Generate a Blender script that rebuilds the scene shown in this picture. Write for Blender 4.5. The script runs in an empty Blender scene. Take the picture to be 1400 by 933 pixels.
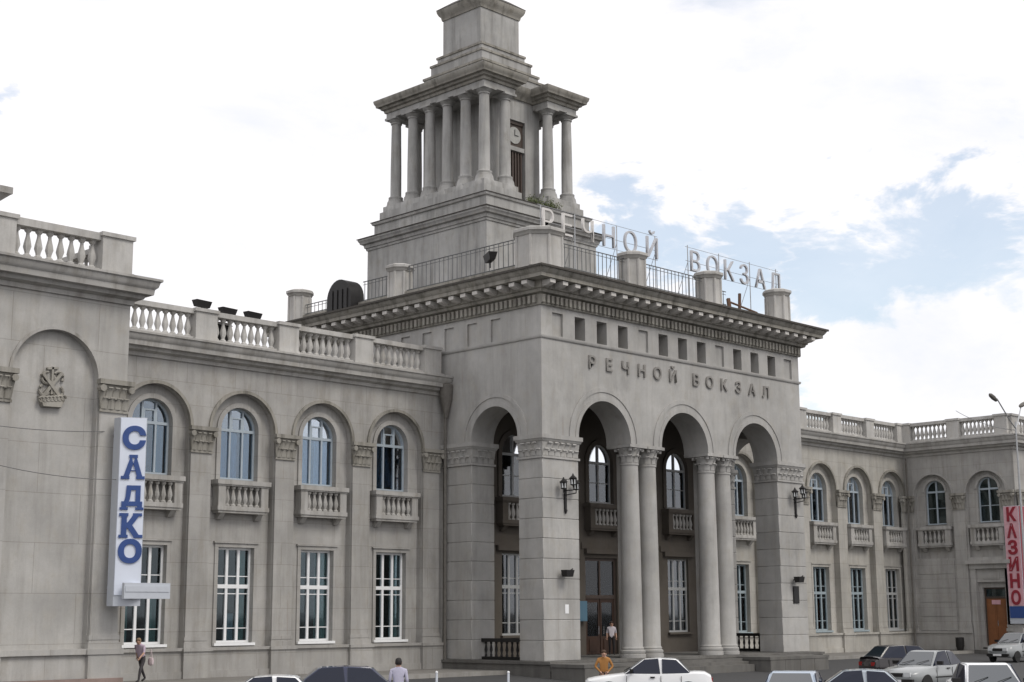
import bpy, bmesh, math, random
from mathutils import Vector, Matrix
random.seed(7)
R = math.radians
SC = bpy.context.scene
COL = SC.collection

# ------------------------------------------------------------------ camera
cd = bpy.data.cameras.new('camera'); cam = bpy.data.objects.new('camera', cd); COL.objects.link(cam)
cd.sensor_width = 36.0
cd.lens = 36.0 * 2034.08 / 1400.0
cd.clip_end = 6000
CAM = Vector((-48.21, -52.27, 2.46))
yaw, pitch, roll = R(45.36785), R(10.40877), R(-0.31613)
f = Vector((math.sin(yaw)*math.cos(pitch), math.cos(yaw)*math.cos(pitch), math.sin(pitch)))
r = f.cross(Vector((0, 0, 1))).normalized(); u = r.cross(f)
r2 = r*math.cos(roll) + u*math.sin(roll); u2 = -r*math.sin(roll) + u*math.cos(roll)
cam.matrix_world = Matrix(((r2.x, u2.x, -f.x, CAM.x), (r2.y, u2.y, -f.y, CAM.y), (r2.z, u2.z, -f.z, CAM.z), (0, 0, 0, 1)))
SC.camera = cam

# ------------------------------------------------------------------ world, sun, exposure
SUN_AZ, SUN_EL = R(172), R(50)      # azimuth measured from +Y towards +X
w = bpy.data.worlds.new('World'); SC.world = w; w.use_nodes = True
nt = w.node_tree; N = nt.nodes; K = nt.links; N.clear()
def wn(t, **kw):
    n = N.new(t)
    for k, v in kw.items(): setattr(n, k, v)
    return n
out = wn('ShaderNodeOutputWorld'); bg = wn('ShaderNodeBackground'); bg.inputs['Strength'].default_value = 0.13
sky = wn('ShaderNodeTexSky', sky_type='NISHITA', sun_disc=False)
sky.ozone_density = 0.2; sky.air_density = 1.2; sky.dust_density = 0.6; sky.sun_elevation = SUN_EL; sky.sun_rotation = SUN_AZ
tc = wn('ShaderNodeTexCoord')
mp = wn('ShaderNodeMapping'); mp.inputs['Scale'].default_value = (1.0, 1.0, 2.2)
K.new(tc.outputs['Generated'], mp.inputs['Vector'])
def wnoise(scale, detail, rough, off):
    m2 = wn('ShaderNodeMapping'); m2.inputs['Location'].default_value = off
    K.new(mp.outputs['Vector'], m2.inputs['Vector'])
    n = wn('ShaderNodeTexNoise'); n.inputs['Scale'].default_value = scale; n.inputs['Detail'].default_value = detail
    n.inputs['Roughness'].default_value = rough; n.inputs['Distortion'].default_value = 0.3
    K.new(m2.outputs['Vector'], n.inputs['Vector']); return n
def wmath(op, a, b=None, c=None, clamp=False):
    n = wn('ShaderNodeMath', operation=op, use_clamp=clamp)
    for i, v in enumerate((a, b, c)):
        if v is None: continue
        if isinstance(v, (int, float)): n.inputs[i].default_value = v
        else: K.new(v, n.inputs[i])
    return n.outputs[0]
big = wnoise(3.4, 9, 0.58, (0.37, 1.7, 0.2))
fine = wnoise(16, 7, 0.6, (3.1, 0.4, 1.2))
# thin places of the cloud deck: (pixel direction, angular radius)
def pixdir(x, y):
    d = f*2034.08 + r2*(x-700) - u2*(y-466.5); return d.normalized()
thin = None
wz = wnoise(9.0, 6, 0.62, (5.5, 3.3, 0.7)); wz2 = wn('ShaderNodeVectorMath', operation='MULTIPLY_ADD')
K.new(wz.outputs['Color'], wz2.inputs[0]); wz2.inputs[1].default_value = (.26, .26, .17); wz2.inputs[2].default_value = (-.13, -.13, -.085)
warp = wn('ShaderNodeVectorMath', operation='ADD'); K.new(tc.outputs['Generated'], warp.inputs[0]); K.new(wz2.outputs[0], warp.inputs[1])
for (x, y, rad, amt) in ((1250, 352, 4.6, 1.0), (1130, 350, 4.0, .95), (1370, 335, 3.0, .8), (1190, 400, 3.0, .8), (1000, 335, 3.2, .85), (880, 322, 3.0, .75), (30, 130, 2.0, .6), (1330, 60, 6.5, .42), (1110, 545, 1.6, .5), (960, 40, 6, .3)):
    d = pixdir(x, y)
    vm = wn('ShaderNodeVectorMath', operation='DOT_PRODUCT'); nrm = wn('ShaderNodeVectorMath', operation='NORMALIZE')
    K.new(warp.outputs[0], nrm.inputs[0]); K.new(nrm.outputs[0], vm.inputs[0]); vm.inputs[1].default_value = d
    c0 = math.cos(R(rad)); v = wmath('MULTIPLY', wmath('DIVIDE', wmath('SUBTRACT', vm.outputs['Value'], c0), 1-c0, clamp=True), amt)
    thin = v if thin is None else wmath('MAXIMUM', thin, v)
cov = wmath('ADD', wmath('MULTIPLY', big.outputs['Fac'], 1.9), wmath('MULTIPLY', fine.outputs['Fac'], 0.5))   # about 1.2
cov = wmath('SUBTRACT', cov, wmath('MULTIPLY', thin, wmath('MULTIPLY_ADD', fine.outputs['Fac'], 1.6, 0.45)))
mask = wn('ShaderNodeMapRange', interpolation_type='SMOOTHSTEP'); K.new(cov, mask.inputs['Value'])
mask.inputs['From Min'].default_value = 0.28; mask.inputs['From Max'].default_value = 0.72
mask.inputs['To Min'].default_value = 0.42; mask.inputs['To Max'].default_value = 1.0
cl = wn('ShaderNodeMix', data_type='RGBA')
soft = wnoise(5.2, 8, 0.6, (7.3, 2.1, 4.4))
K.new(wmath('MULTIPLY_ADD', soft.outputs['Fac'], 3.2, -0.95, clamp=True), cl.inputs['Factor'])
cl.inputs[6].default_value = (5.55, 5.68, 6.05, 1); cl.inputs[7].default_value = (6.9, 6.7, 6.75, 1)
mx = wn('ShaderNodeMix', data_type='RGBA')
K.new(mask.outputs['Result'], mx.inputs['Factor']); K.new(sky.outputs['Color'], mx.inputs[6]); K.new(cl.outputs[2], mx.inputs[7])
K.new(mx.outputs[2], bg.inputs['Color']); K.new(bg.outputs[0], out.inputs['Surface'])

sl = bpy.data.lights.new('sun', 'SUN'); sl.energy = 1.15; sl.angle = R(22); sl.color = (1.0, 0.95, 0.87)
sun = bpy.data.objects.new('sun', sl); COL.objects.link(sun)
sd = Vector((math.sin(SUN_AZ)*math.cos(SUN_EL), math.cos(SUN_AZ)*math.cos(SUN_EL), math.sin(SUN_EL)))
sun.rotation_euler = (-sd).to_track_quat('-Z', 'Y').to_euler()
SC.view_settings.view_transform = 'Standard'; SC.view_settings.look = 'None'
SC.view_settings.exposure = 0.34; SC.view_settings.gamma = 1.0; SC.view_settings.use_curve_mapping = False

# ------------------------------------------------------------------ materials
def mat_base(name):
    m = bpy.data.materials.new(name); m.use_nodes = True
    t = m.node_tree; b = t.nodes['Principled BSDF']; return m, t, b
def plain(name, col, rough=0.6, metal=0.0, spec=0.5, var=0.0, scale=6.0, coat=0.0):
    m, t, b = mat_base(name)
    b.inputs['Base Color'].default_value = (*col, 1); b.inputs['Roughness'].default_value = rough
    b.inputs['Metallic'].default_value = metal; b.inputs['Specular IOR Level'].default_value = spec
    b.inputs['Coat Weight'].default_value = coat
    if var:
        g = t.nodes.new('ShaderNodeNewGeometry'); n = t.nodes.new('ShaderNodeTexNoise')
        n.inputs['Scale'].default_value = scale; n.inputs['Detail'].default_value = 6
        t.links.new(g.outputs['Position'], n.inputs['Vector'])
        mx = t.nodes.new('ShaderNodeMix'); mx.data_type = 'RGBA'
        mx.inputs[6].default_value = (*[c*(1-var) for c in col], 1); mx.inputs[7].default_value = (*[min(1, c*(1+var)) for c in col], 1)
        t.links.new(n.outputs['Fac'], mx.inputs['Factor']); t.links.new(mx.outputs[2], b.inputs['Base Color'])
    return m
def stone(name, col, stain=(0.13, 0.115, 0.09), amt=0.5, joint=None, top=None):
    """weathered concrete/plaster: blotches, run-down streaks, grain; joint=(course height, block length) adds fine scored lines"""
    m, t, b = mat_base(name); L = t.links
    def nd(k, **kw):
        n = t.nodes.new(k)
        for a, v in kw.items(): setattr(n, a, v)
        return n
    g = nd('ShaderNodeNewGeometry')
    def noise(scale, sc3, det=6, rough=.6, off=0):
        mp = nd('ShaderNodeMapping'); mp.inputs['Scale'].default_value = sc3; mp.inputs['Location'].default_value = (off, off*.7, off*.3)
        L.new(g.outputs['Position'], mp.inputs['Vector'])
        n = nd('ShaderNodeTexNoise'); n.inputs['Scale'].default_value = scale; n.inputs['Detail'].default_value = det; n.inputs['Roughness'].default_value = rough
        L.new(mp.outputs['Vector'], n.inputs['Vector']); return n.outputs['Fac']
    def ramp(src, a, bb, lo=0, hi=1):
        r_ = nd('ShaderNodeMapRange'); L.new(src, r_.inputs['Value'])
        r_.inputs['From Min'].default_value = a; r_.inputs['From Max'].default_value = bb
        r_.inputs['To Min'].default_value = lo; r_.inputs['To Max'].default_value = hi; return r_.outputs['Result']
    def mul(a, bb):
        n = nd('ShaderNodeMath', operation='MULTIPLY')
        for i, v in enumerate((a, bb)):
            if isinstance(v, float): n.inputs[i].default_value = v
            else: L.new(v, n.inputs[i])
        return n.outputs[0]
    blot = noise(.55, (1, 1, 1), 8, .62)
    streak = noise(2.3, (1, 1, .09), 7, .65, 11)
    patch = noise(1.9, (1, 1, .7), 8, .68, 5)
    grain = noise(26, (1, 1, 1), 5, .7, 3)
    def mixc(fac, a, bb):
        n = nd('ShaderNodeMix', data_type='RGBA')
        if isinstance(fac, float): n.inputs['Factor'].default_value = fac
        else: L.new(fac, n.inputs['Factor'])
        for i, v in ((6, a), (7, bb)):
            if isinstance(v, tuple): n.inputs[i].default_value = (*v, 1)
            else: L.new(v, n.inputs[i])
        return n.outputs[2]
    lo = tuple(c*.78 for c in col); hi = tuple(min(.8, c*1.16) for c in col)
    c = mixc(ramp(blot, .3, .7), lo, hi)
    warm = (col[0]*1.03, col[1]*.98, col[2]*.89)
    c = mixc(ramp(patch, .5, .75, 0, .6), c, warm)
    c = mixc(mul(ramp(streak, .47, .74), amt*1.15), c, stain)
    c = mixc(mul(ramp(patch, .56, .82), amt*.7), c, stain)
    rustn = noise(3.1, (1, 1, .05), 5, .6, 23)
    c = mixc(ramp(rustn, .66, .80, 0, .42), c, (.20, .135, .085))
    oi = nd('ShaderNodeObjectInfo')
    c = mixc(ramp(oi.outputs['Random'], 0, 1, 0, .2), c, tuple(x*.62 for x in col))
    soot = noise(.9, (1, 1, .45), 9, .72, 31)
    c = mixc(ramp(soot, .55, .72, 0, .34), c, tuple(x*.42 for x in col))
    c = mixc(ramp(grain, .35, .75, 0, .2), c, tuple(x*.45 for x in col))
    height = grain
    if joint:
        mp = nd('ShaderNodeMapping'); L.new(g.outputs['Position'], mp.inputs['Vector'])
        sep = nd('ShaderNodeSeparateXYZ'); L.new(mp.outputs['Vector'], sep.inputs[0])
        ad = nd('ShaderNodeMath', operation='ADD'); L.new(sep.outputs[0], ad.inputs[0]); L.new(sep.outputs[1], ad.inputs[1])
        cb = nd('ShaderNodeCombineXYZ'); L.new(ad.outputs[0], cb.inputs[0]); L.new(sep.outputs[2], cb.inputs[1])
        br = nd('ShaderNodeTexBrick'); L.new(cb.outputs[0], br.inputs['Vector'])
        br.inputs['Scale'].default_value = 1.0; br.inputs['Brick Width'].default_value = joint[1]; br.inputs['Row Height'].default_value = joint[0]
        br.inputs['Mortar Size'].default_value = .012; br.inputs['Mortar Smooth'].default_value = .4
        br.inputs['Color1'].default_value = (0, 0, 0, 1); br.inputs['Color2'].default_value = (1, 1, 1, 1); br.inputs['Bias'].default_value = 0
        sc_ = nd('ShaderNodeSeparateColor'); L.new(br.outputs['Color'], sc_.inputs[0])
        c = mixc(mul(sc_.outputs[0], .16), c, tuple(x*.6 for x in col))
        c = mixc(mul(br.outputs['Fac'], .4), c, stain)
    L.new(c, b.inputs['Base Color'])
    b.inputs['Roughness'].default_value = .92; b.inputs['Specular IOR Level'].default_value = .2
    bp = nd('ShaderNodeBump'); bp.inputs['Strength'].default_value = .25; bp.inputs['Distance'].default_value = .02
    L.new(height, bp.inputs['Height']); L.new(bp.outputs[0], b.inputs['Normal'])
    return m
def glass(name, tint, refl=1.0):
    m = bpy.data.materials.new(name); m.use_nodes = True; t = m.node_tree; t.nodes.clear()
    o = t.nodes.new('ShaderNodeOutputMaterial'); mx = t.nodes.new('ShaderNodeMixShader')
    tr = t.nodes.new('ShaderNodeBsdfTransparent'); tr.inputs[0].default_value = (*tint, 1)
    gl = t.nodes.new('ShaderNodeBsdfGlossy'); gl.inputs['Roughness'].default_value = .04; gl.inputs['Color'].default_value = (.92, .96, 1, 1)
    fr = t.nodes.new('ShaderNodeFresnel'); fr.inputs['IOR'].default_value = 1.5
    ma = t.nodes.new('ShaderNodeMath'); ma.operation = 'MULTIPLY'; ma.inputs[1].default_value = 1.8*refl; ma.use_clamp = True
    # slightly wavy old panes
    g = t.nodes.new('ShaderNodeNewGeometry'); n = t.nodes.new('ShaderNodeTexNoise'); n.inputs['Scale'].default_value = 1.3; n.inputs['Detail'].default_value = 1
    t.links.new(g.outputs['Position'], n.inputs['Vector'])
    bp = t.nodes.new('ShaderNodeBump'); bp.inputs['Strength'].default_value = .03; bp.inputs['Distance'].default_value = .05
    t.links.new(n.outputs['Fac'], bp.inputs['Height']); t.links.new(bp.outputs[0], gl.inputs['Normal'])
    t.links.new(fr.outputs[0], ma.inputs[0]); t.links.new(ma.outputs[0], mx.inputs[0])
    t.links.new(tr.outputs[0], mx.inputs[1]); t.links.new(gl.outputs[0], mx.inputs[2]); t.links.new(mx.outputs[0], o.inputs[0])
    return m
M = {}
M['wall'] = stone('wall_plaster', (.43, .42, .402), amt=.38, joint=(.92, 2.4))
M['trim'] = stone('trim_stone', (.46, .45, .43), amt=.55)
M['pale'] = stone('pavilion_plaster', (.475, .465, .445), amt=.3, joint=(1.6, 3.1))
M['portico'] = stone('portico_stone', (.45, .443, .427), amt=.25)
M['loggia'] = stone('loggia_stone_shaded', (.13, .115, .10), amt=.5)  # dirty stone; the loggia's deep shade is also put into this base colour
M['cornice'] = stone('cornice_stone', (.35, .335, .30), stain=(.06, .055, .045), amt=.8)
M['tower'] = stone('tower_stone', (.43, .426, .413), stain=(.08, .075, .065), amt=.5)
M['pedestal'] = stone('pedestal_stone', (.53, .52, .50), amt=.35)
M['warm'] = stone('warm_plaster', (.47, .455, .42), amt=.35, joint=(.92, 2.4))
M['granite'] = stone('plinth_granite', (.17, .165, .155), stain=(.05, .05, .05), amt=.4)
M['roof'] = plain('roof_felt', (.07, .065, .06), .9, var=.3)
M['lip'] = plain('rusty_sheet_lip', (.055, .048, .04), .7, var=.4)
M['white'] = plain('white_window_paint', (.82, .83, .84), .45, var=.06)
M['bluepaint'] = plain('pale_blue_window_paint', (.38, .44, .49), .5, var=.15)
M['darkpaint'] = plain('dark_brown_frame_paint', (.07, .05, .04), .5, var=.2)
M['greypaint'] = plain('grey_window_paint', (.42, .43, .43), .5, var=.1)
M['glass'] = glass('window_glass', (.62, .72, .74), .6)
M['glassblue'] = glass('window_glass_blue', (.55, .70, .82), 1.5)
M['curtainw'] = plain('sheer_curtain', (.42, .49, .56), .9, var=.12, scale=3)
M['softpaint'] = plain('faded_blue_grey_paint', (.30, .36, .39), .6, var=.15)
M['curtains'] = plain('pale_blue_grey_curtain', (.46, .56, .58), .9, var=.15, scale=3)
M['curtaing'] = plain('green_curtain', (.32, .46, .42), .9, var=.15, scale=3)
M['curtainb'] = plain('blue_grey_curtain', (.30, .40, .46), .9, var=.2, scale=3)
M['interior'] = plain('interior_wall', (.10, .09, .08), .9)
M['pipe'] = plain('grey_brown_pipe', (.15, .14, .125), .8, var=.4)
M['pinkstone'] = stone('pink_granite', (.33, .25, .225), amt=.3)
M['iron'] = plain('black_iron', (.018, .017, .017), .5, .3, var=.3)
M['railgrey'] = plain('grey_railing_paint', (.13, .135, .14), .6, var=.25)
M['dialgrey'] = plain('weathered_dial', (.40, .40, .38), .7, var=.3)
M['wire'] = plain('grey_cable', (.16, .16, .16), .7)
M['galv'] = plain('galvanised_metal', (.42, .43, .44), .45, .6, var=.15)
M['rust'] = plain('rusty_metal', (.12, .065, .04), .8, var=.4)
M['wood'] = plain('brown_door_wood', (.22, .085, .03), .5, var=.35, scale=3)
M['darkwood'] = plain('dark_door_wood', (.05, .024, .014), .45, var=.35, scale=3)
M['letterdark'] = plain('dark_relief_letter', (.25, .24, .225), .8, var=.2)
M['signblue'] = plain('sign_letter_blue', (.028, .07, .24), .4, var=.25, scale=4)
M['signwhite'] = plain('sign_white_face', (.70, .75, .85), .4, var=.08, scale=2)
M['signgrey'] = plain('sign_grey_side', (.50, .53, .58), .4, var=.08)
M['signred'] = plain('sign_letter_red', (.26, .02, .035), .4, var=.2)
M['signpink'] = plain('sign_pink_face', (.62, .36, .40), .5, var=.25)
M['asphalt'] = plain('asphalt', (.055, .055, .056), .95, var=.35, scale=9)
M['paving'] = stone('pavement_concrete', (.26, .25, .235), amt=.4)
M['kerb'] = stone('kerb_stone', (.33, .32, .30), amt=.4)
M['tyre'] = plain('tyre_rubber', (.018, .018, .018), .85)
M['rim'] = plain('wheel_rim', (.45, .46, .47), .35, .7)
M['carglass'] = plain('car_glass', (.02, .028, .036), .05, 0, .8); M['carglass'].node_tree.nodes['Principled BSDF'].inputs['IOR'].default_value = 1.9
M['carside'] = plain('car_side_glass', (.012, .016, .032), .08, 0, .4)
M['chrome'] = plain('chrome', (.6, .6, .62), .2, .9)
M['lampglass'] = plain('headlamp_glass', (.6, .62, .63), .12)
M['redlamp'] = plain('tail_lamp', (.3, .012, .01), .2)
M['leaf'] = plain('weed_leaf', (.15, .18, .075), .8, var=.45, scale=9)

# ------------------------------------------------------------------ mesh helpers
class MB:
    def __init__(s): s.v = []; s.f = []
    def add(s, vs, fs):
        o = len(s.v); s.v += [tuple(x) for x in vs]; s.f += [tuple(i+o for i in q) for q in fs]; return s
    def box(s, x0, x1, y0, y1, z0, z1):
        return s.add([(x, y, z) for z in (z0, z1) for y in (y0, y1) for x in (x0, x1)],
                     [(0, 2, 3, 1), (4, 5, 7, 6), (0, 1, 5, 4), (2, 6, 7, 3), (0, 4, 6, 2), (1, 3, 7, 5)])
    def frustum(s, cx, cy, z0, z1, a0, b0, a1, b1):
        vs = [(cx+sx*a, cy+sy*b, z) for (z, a, b) in ((z0, a0, b0), (z1, a1, b1)) for (sx, sy) in ((-1, -1), (1, -1), (1, 1), (-1, 1))]
        return s.add(vs, [(3, 2, 1, 0), (4, 5, 6, 7)] + [(i, (i+1) % 4, 4+(i+1) % 4, 4+i) for i in range(4)])
    def lathe(s, prof, c=(0, 0, 0), n=16, ph=0.0, caps=True, sx=1, sy=1):
        vs = []; fs = []
        for (rr, z) in prof:
            for i in range(n):
                a = 2*math.pi*i/n + ph; vs.append((c[0]+rr*math.cos(a)*sx, c[1]+rr*math.sin(a)*sy, c[2]+z))
        for k in range(len(prof)-1):
            for i in range(n):
                j = (i+1) % n; fs.append((k*n+i, k*n+j, (k+1)*n+j, (k+1)*n+i))
        if caps:
            fs.append(tuple(range(n-1, -1, -1))); fs.append(tuple((len(prof)-1)*n+i for i in range(n)))
        return s.add(vs, fs)
    def tube(s, pts, rad, n=6):
        pts = [Vector(p) for p in pts]; vs = []; fs = []
        rads = rad if isinstance(rad, (list, tuple)) else [rad]*len(pts)
        for i, p in enumerate(pts):
            d = (pts[min(i+1, len(pts)-1)] - pts[max(i-1, 0)]).normalized()
            a = d.orthogonal().normalized() if abs(d.z) > .99 else d.cross(Vector((0, 0, 1))).normalized()
            b = d.cross(a)
            for k in range(n):
                t = 2*math.pi*k/n; vs.append(p + (a*math.cos(t)+b*math.sin(t))*rads[i])
        for i in range(len(pts)-1):
            for k in range(n):
                j = (k+1) % n; fs.append((i*n+k, i*n+j, (i+1)*n+j, (i+1)*n+k))
        fs.append(tuple(range(n))); fs.append(tuple((len(pts)-1)*n+k for k in reversed(range(n))))
        return s.add(vs, fs)
    def sweep(s, prof, path, closed=False):
        """prof: [(projection, z)] closed polygon; path: [((x,y),(mx,my))] point and mitre vector"""
        n = len(prof); vs = []; fs = []
        for (p, mv) in path:
            for (d, z) in prof: vs.append((p[0]+mv[0]*d, p[1]+mv[1]*d, z))
        m = len(path)
        for i in range(m if closed else m-1):
            i2 = (i+1) % m
            for k in range(n):
                j = (k+1) % n; fs.append((i*n+k, i2*n+k, i2*n+j, i*n+j))
        if not closed:
            fs.append(tuple(range(n))); fs.append(tuple((m-1)*n+k for k in reversed(range(n))))
        return s.add(vs, fs)
    def plate(s, outer, holes, w0, w1, back=True):
        """wall of (u,v) outline with holes, from depth w0 (outside) to w1"""
        bm = bmesh.new(); loops = [outer]+holes; edges = []
        for lp in loops:
            vv = [bm.verts.new((a, 0, b)) for a, b in lp]
            for i in range(len(vv)): edges.append(bm.edges.new((vv[i], vv[(i+1) % len(vv)])))
        bmesh.ops.triangle_fill(bm, use_beauty=True, use_dissolve=False, edges=edges)
        bm.verts.index_update()
        vs = [v.co.copy() for v in bm.verts]; tris = [tuple(v.index for v in q.verts) for q in bm.faces]; bm.free()
        def orient(t, sgn):
            n = (vs[t[1]]-vs[t[0]]).cross(vs[t[2]]-vs[t[0]])
            return t if n.y*sgn > 0 else tuple(reversed(t))
        s.add([(v.x, w0, v.z) for v in vs], [orient(t, -1) for t in tris])
        if back: s.add([(v.x, w1, v.z) for v in vs], [orient(t, 1) for t in tris])
        for lp in loops:
            n = len(lp)
            s.add([(a, w0, b) for a, b in lp]+[(a, w1, b) for a, b in lp], [(i, (i+1) % n, n+(i+1) % n, n+i) for i in range(n)])
        return s
    def mesh(s, name, smooth=True):
        me = bpy.data.meshes.new(name); me.from_pydata(s.v, [], s.f); me.update()
        bm = bmesh.new(); bm.from_mesh(me); bmesh.ops.recalc_face_normals(bm, faces=bm.faces); bm.to_mesh(me); bm.free()
        if smooth:
            me.polygons.foreach_set('use_smooth', [True]*len(me.polygons)); me.set_sharp_from_angle(angle=R(38))
        return me
class Fr:
    """facade frame: local (u right, w inward, v up) placed at origin o and turned by a degrees"""
    def __init__(s, o, a): s.o = Vector(o); s.a = R(a)
    def P(s, uu, ww, vv=0):
        c, q = math.cos(s.a), math.sin(s.a)
        return s.o + Vector((uu*c-ww*q, uu*q+ww*c, vv))
def obj(name, me, mat, parent=None, loc=(0, 0, 0), rz=0.0, kind=None):
    if isinstance(me, MB): me = me.mesh(name)
    if mat is not None and len(me.materials) == 0: me.materials.append(M[mat] if isinstance(mat, str) else mat)
    o = bpy.data.objects.new(name, me); COL.objects.link(o)
    o.location = loc; o.rotation_euler = (0, 0, rz)
    if parent: o.parent = parent
    if kind: o['kind'] = kind
    return o
def inF(name, me, mat, parent, F, kind=None, at=(0, 0, 0)):
    return obj(name, me, mat, parent, F.P(*at), F.a, kind)
def child(name, me, mat, parent, loc=(0, 0, 0), rz=0.0, kind=None):
    """child placed in its parent's own coordinates"""
    return obj(name, me, mat, parent, loc, rz, kind)
def thing(name, label, cat, loc=(0, 0, 0), rz=0.0, group=None):
    o = bpy.data.objects.new(name, None); COL.objects.link(o); o.empty_display_size = .2
    o.location = loc; o.rotation_euler = (0, 0, rz); o['label'] = label; o['category'] = cat
    if group: o['group'] = group
    return o
def tag(o, label, cat, group=None):
    o['label'] = label; o['category'] = cat
    if group: o['group'] = group
    return o
def arch(c, hw, z0, zs, n=20, rr=None):
    """arched opening outline"""
    rr = rr or hw
    return [(c-hw, z0), (c+hw, z0)] + [(c+rr*math.cos(math.pi*i/n), zs+rr*math.sin(math.pi*i/n)) for i in range(n+1)]
def rect(x0, x1, z0, z1): return [(x0, z0), (x1, z0), (x1, z1), (x0, z1)]
def archring(mb, c, zs, r0, r1, w0, w1, a0=0, a1=180, n=20):
    """moulded ring around an arch"""
    vs = []; fs = []
    for i in range(n+1):
        a = R(a0+(a1-a0)*i/n)
        for (rr, ww) in ((r0, w0), (r1, w0), (r1, w1), (r0, w1)): vs.append((c+rr*math.cos(a), ww, zs+rr*math.sin(a)))
    for i in range(n):
        for k in range(4): fs.append((i*4+k, i*4+(k+1) % 4, (i+1)*4+(k+1) % 4, (i+1)*4+k))
    fs += [(0, 1, 2, 3), (n*4+3, n*4+2, n*4+1, n*4)]
    return mb.add(vs, fs)
def text_mesh(ch, height, depth, bold=.0, squeeze=1.0):
    c = bpy.data.curves.new('t', 'FONT'); c.body = ch; c.size = height/.73; c.extrude = depth/2; c.offset = bold*height; c.resolution_u = 3
    c.align_x = 'CENTER'
    o = bpy.data.objects.new('t', c); COL.objects.link(o); bpy.context.view_layer.update()
    me = bpy.data.meshes.new_from_object(o); bpy.data.objects.remove(o); bpy.data.curves.remove(c)
    # stand it up: x right, z up, facing -y
    for v in me.vertices: v.co = Vector((v.co.x*squeeze, -v.co.z, v.co.y))
    me.materials.clear()
    return me
def slab_serifs(me, t, depth):
    """adds slab feet and caps to the stems of a letter mesh"""
    zs = [v.co.z for v in me.vertices]; xs = [v.co.x for v in me.vertices]
    return min(xs), max(xs), min(zs), max(zs)

# ------------------------------------------------------------------ ground
g = MB(); S = 3000
g.add([(-S, -S, -.46), (S, -S, -.46), (S, S, -.46), (-S, S, -.46)], [(0, 1, 2, 3)])
o = obj('ground', g, 'asphalt'); o['kind'] = 'structure'
g = MB()
g.add([(-160, -4.6, -.17), (160, -4.6, -.17), (160, -9.5, -.4), (-160, -9.5, -.4), (160, -300, -.42), (-160, -300, -.42)], [(3, 2, 1, 0), (5, 4, 2, 3)])
o = obj('road', g, 'asphalt'); o['kind'] = 'structure'
g = MB(); g.box(-160, 160, -4.38, 14, -.45, 0); o = obj('pavement', g, 'paving'); o['kind'] = 'structure'
g = MB().box(-160, 160, -4.55, -4.40, -.45, -.05)
o = obj('kerb', g, 'kerb'); o['kind'] = 'structure'
KE = MB().box(.006, 2.494, -4.6, -4.39, -.45, .012).mesh('kerb_stone'); KE.materials.append(M['kerb'])
for i in range(-12, 18): obj('kerb_stone', KE, None, o, (i*2.5, 0, 0))

# ------------------------------------------------------------------ the station building
ST = thing('station_building', 'long grey stone river station with arched portico, balustraded wings and colonnaded tower', 'building')
XL, XR = 0.0, 20.6           # central block
YF = -6.54                   # portico front
XPL, XPR, YP = -21.9, 42.6, -7.95

# shared meshes -----------------------------------------------------
def baluster_mesh(h, rmax, n=8):
    k = rmax
    return MB().lathe([(k*.95, 0), (k*.95, h*.07), (k*.55, h*.12), (k*.62, h*.2), (k, h*.36), (k*.85, h*.5), (k*.45, h*.74), (k*.42, h*.84), (k*.8, h*.9), (k*.9, h*.93), (k*.9, h)], n=n).mesh('baluster')
BAL = baluster_mesh(.98, .145); BAL.materials.append(M['pedestal'])
BALB = baluster_mesh(.82, .12, 7); BALB.materials.append(M['trim'])
def leaf(mb, x, z, wd, h, y, out_, n=4):
    """one acanthus leaf standing proud of the face at depth y, curling outwards"""
    vs = []; fs = []
    for i in range(n+1):
        t = i/n; ww = wd*(.5-.18*t*t)*(1 if t < .85 else .7); yy = y-.03-out_*(t**2.2); zz = z+h*(t-.12*max(0, t-.8)*5)
        vs += [(x-ww, yy+.02, zz), (x, yy-.02, zz), (x+ww, yy+.02, zz)]
    for i in range(n):
        for k in range(2): fs.append((i*3+k, i*3+k+1, (i+1)*3+k+1, (i+1)*3+k))
    vs += [(x-wd*.3, y+.02, z), (x+wd*.3, y+.02, z)]
    mb.add(vs, fs)
    mb.tube([(x-wd*.32, y-out_*.95-.03, z+h*.93), (x+wd*.32, y-out_*.95-.03, z+h*.93)], wd*.13, 5)
def capital_mesh(wd, h, proj=.16):
    """pilaster capital, face towards -y, bottom at z=0"""
    mb = MB(); hw = wd/2
    mb.box(-hw-.03, hw+.03, -.07, 0, 0, .09)
    mb.add([(-hw, 0, .09), (hw, 0, .09), (hw, -.05, .09), (-hw, -.05, .09), (-hw-.1, 0, h*.85), (hw+.1, 0, h*.85), (hw+.1, -proj, h*.85), (-hw-.1, -proj, h*.85)],
           [(0, 1, 5, 4), (3, 7, 6, 2), (0, 4, 7, 3), (1, 2, 6, 5), (4, 5, 6, 7)])
    mb.box(-hw-.14, hw+.14, -proj-.1, 0, h*.85, h)
    for i in range(4): leaf(mb, -hw+wd*(i+.5)/4, .1, wd*.24, h*.36, -.06, .07)
    for i in range(3): leaf(mb, -hw+wd*(i+1)/4, h*.4, wd*.25, h*.36, -.12, .09)
    for sx in (-1, 1):
        mb.tube([(sx*(hw+.02), -proj-.1, h*.72), (sx*(hw+.02), -.01, h*.72)], h*.11, 8)
    return mb.mesh('capital')
CAPW = capital_mesh(1.02, 1.08); CAPW.materials.append(M['cornice'])
CAPS = capital_mesh(.82, 1.08); CAPS.materials.append(M['cornice'])

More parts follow.
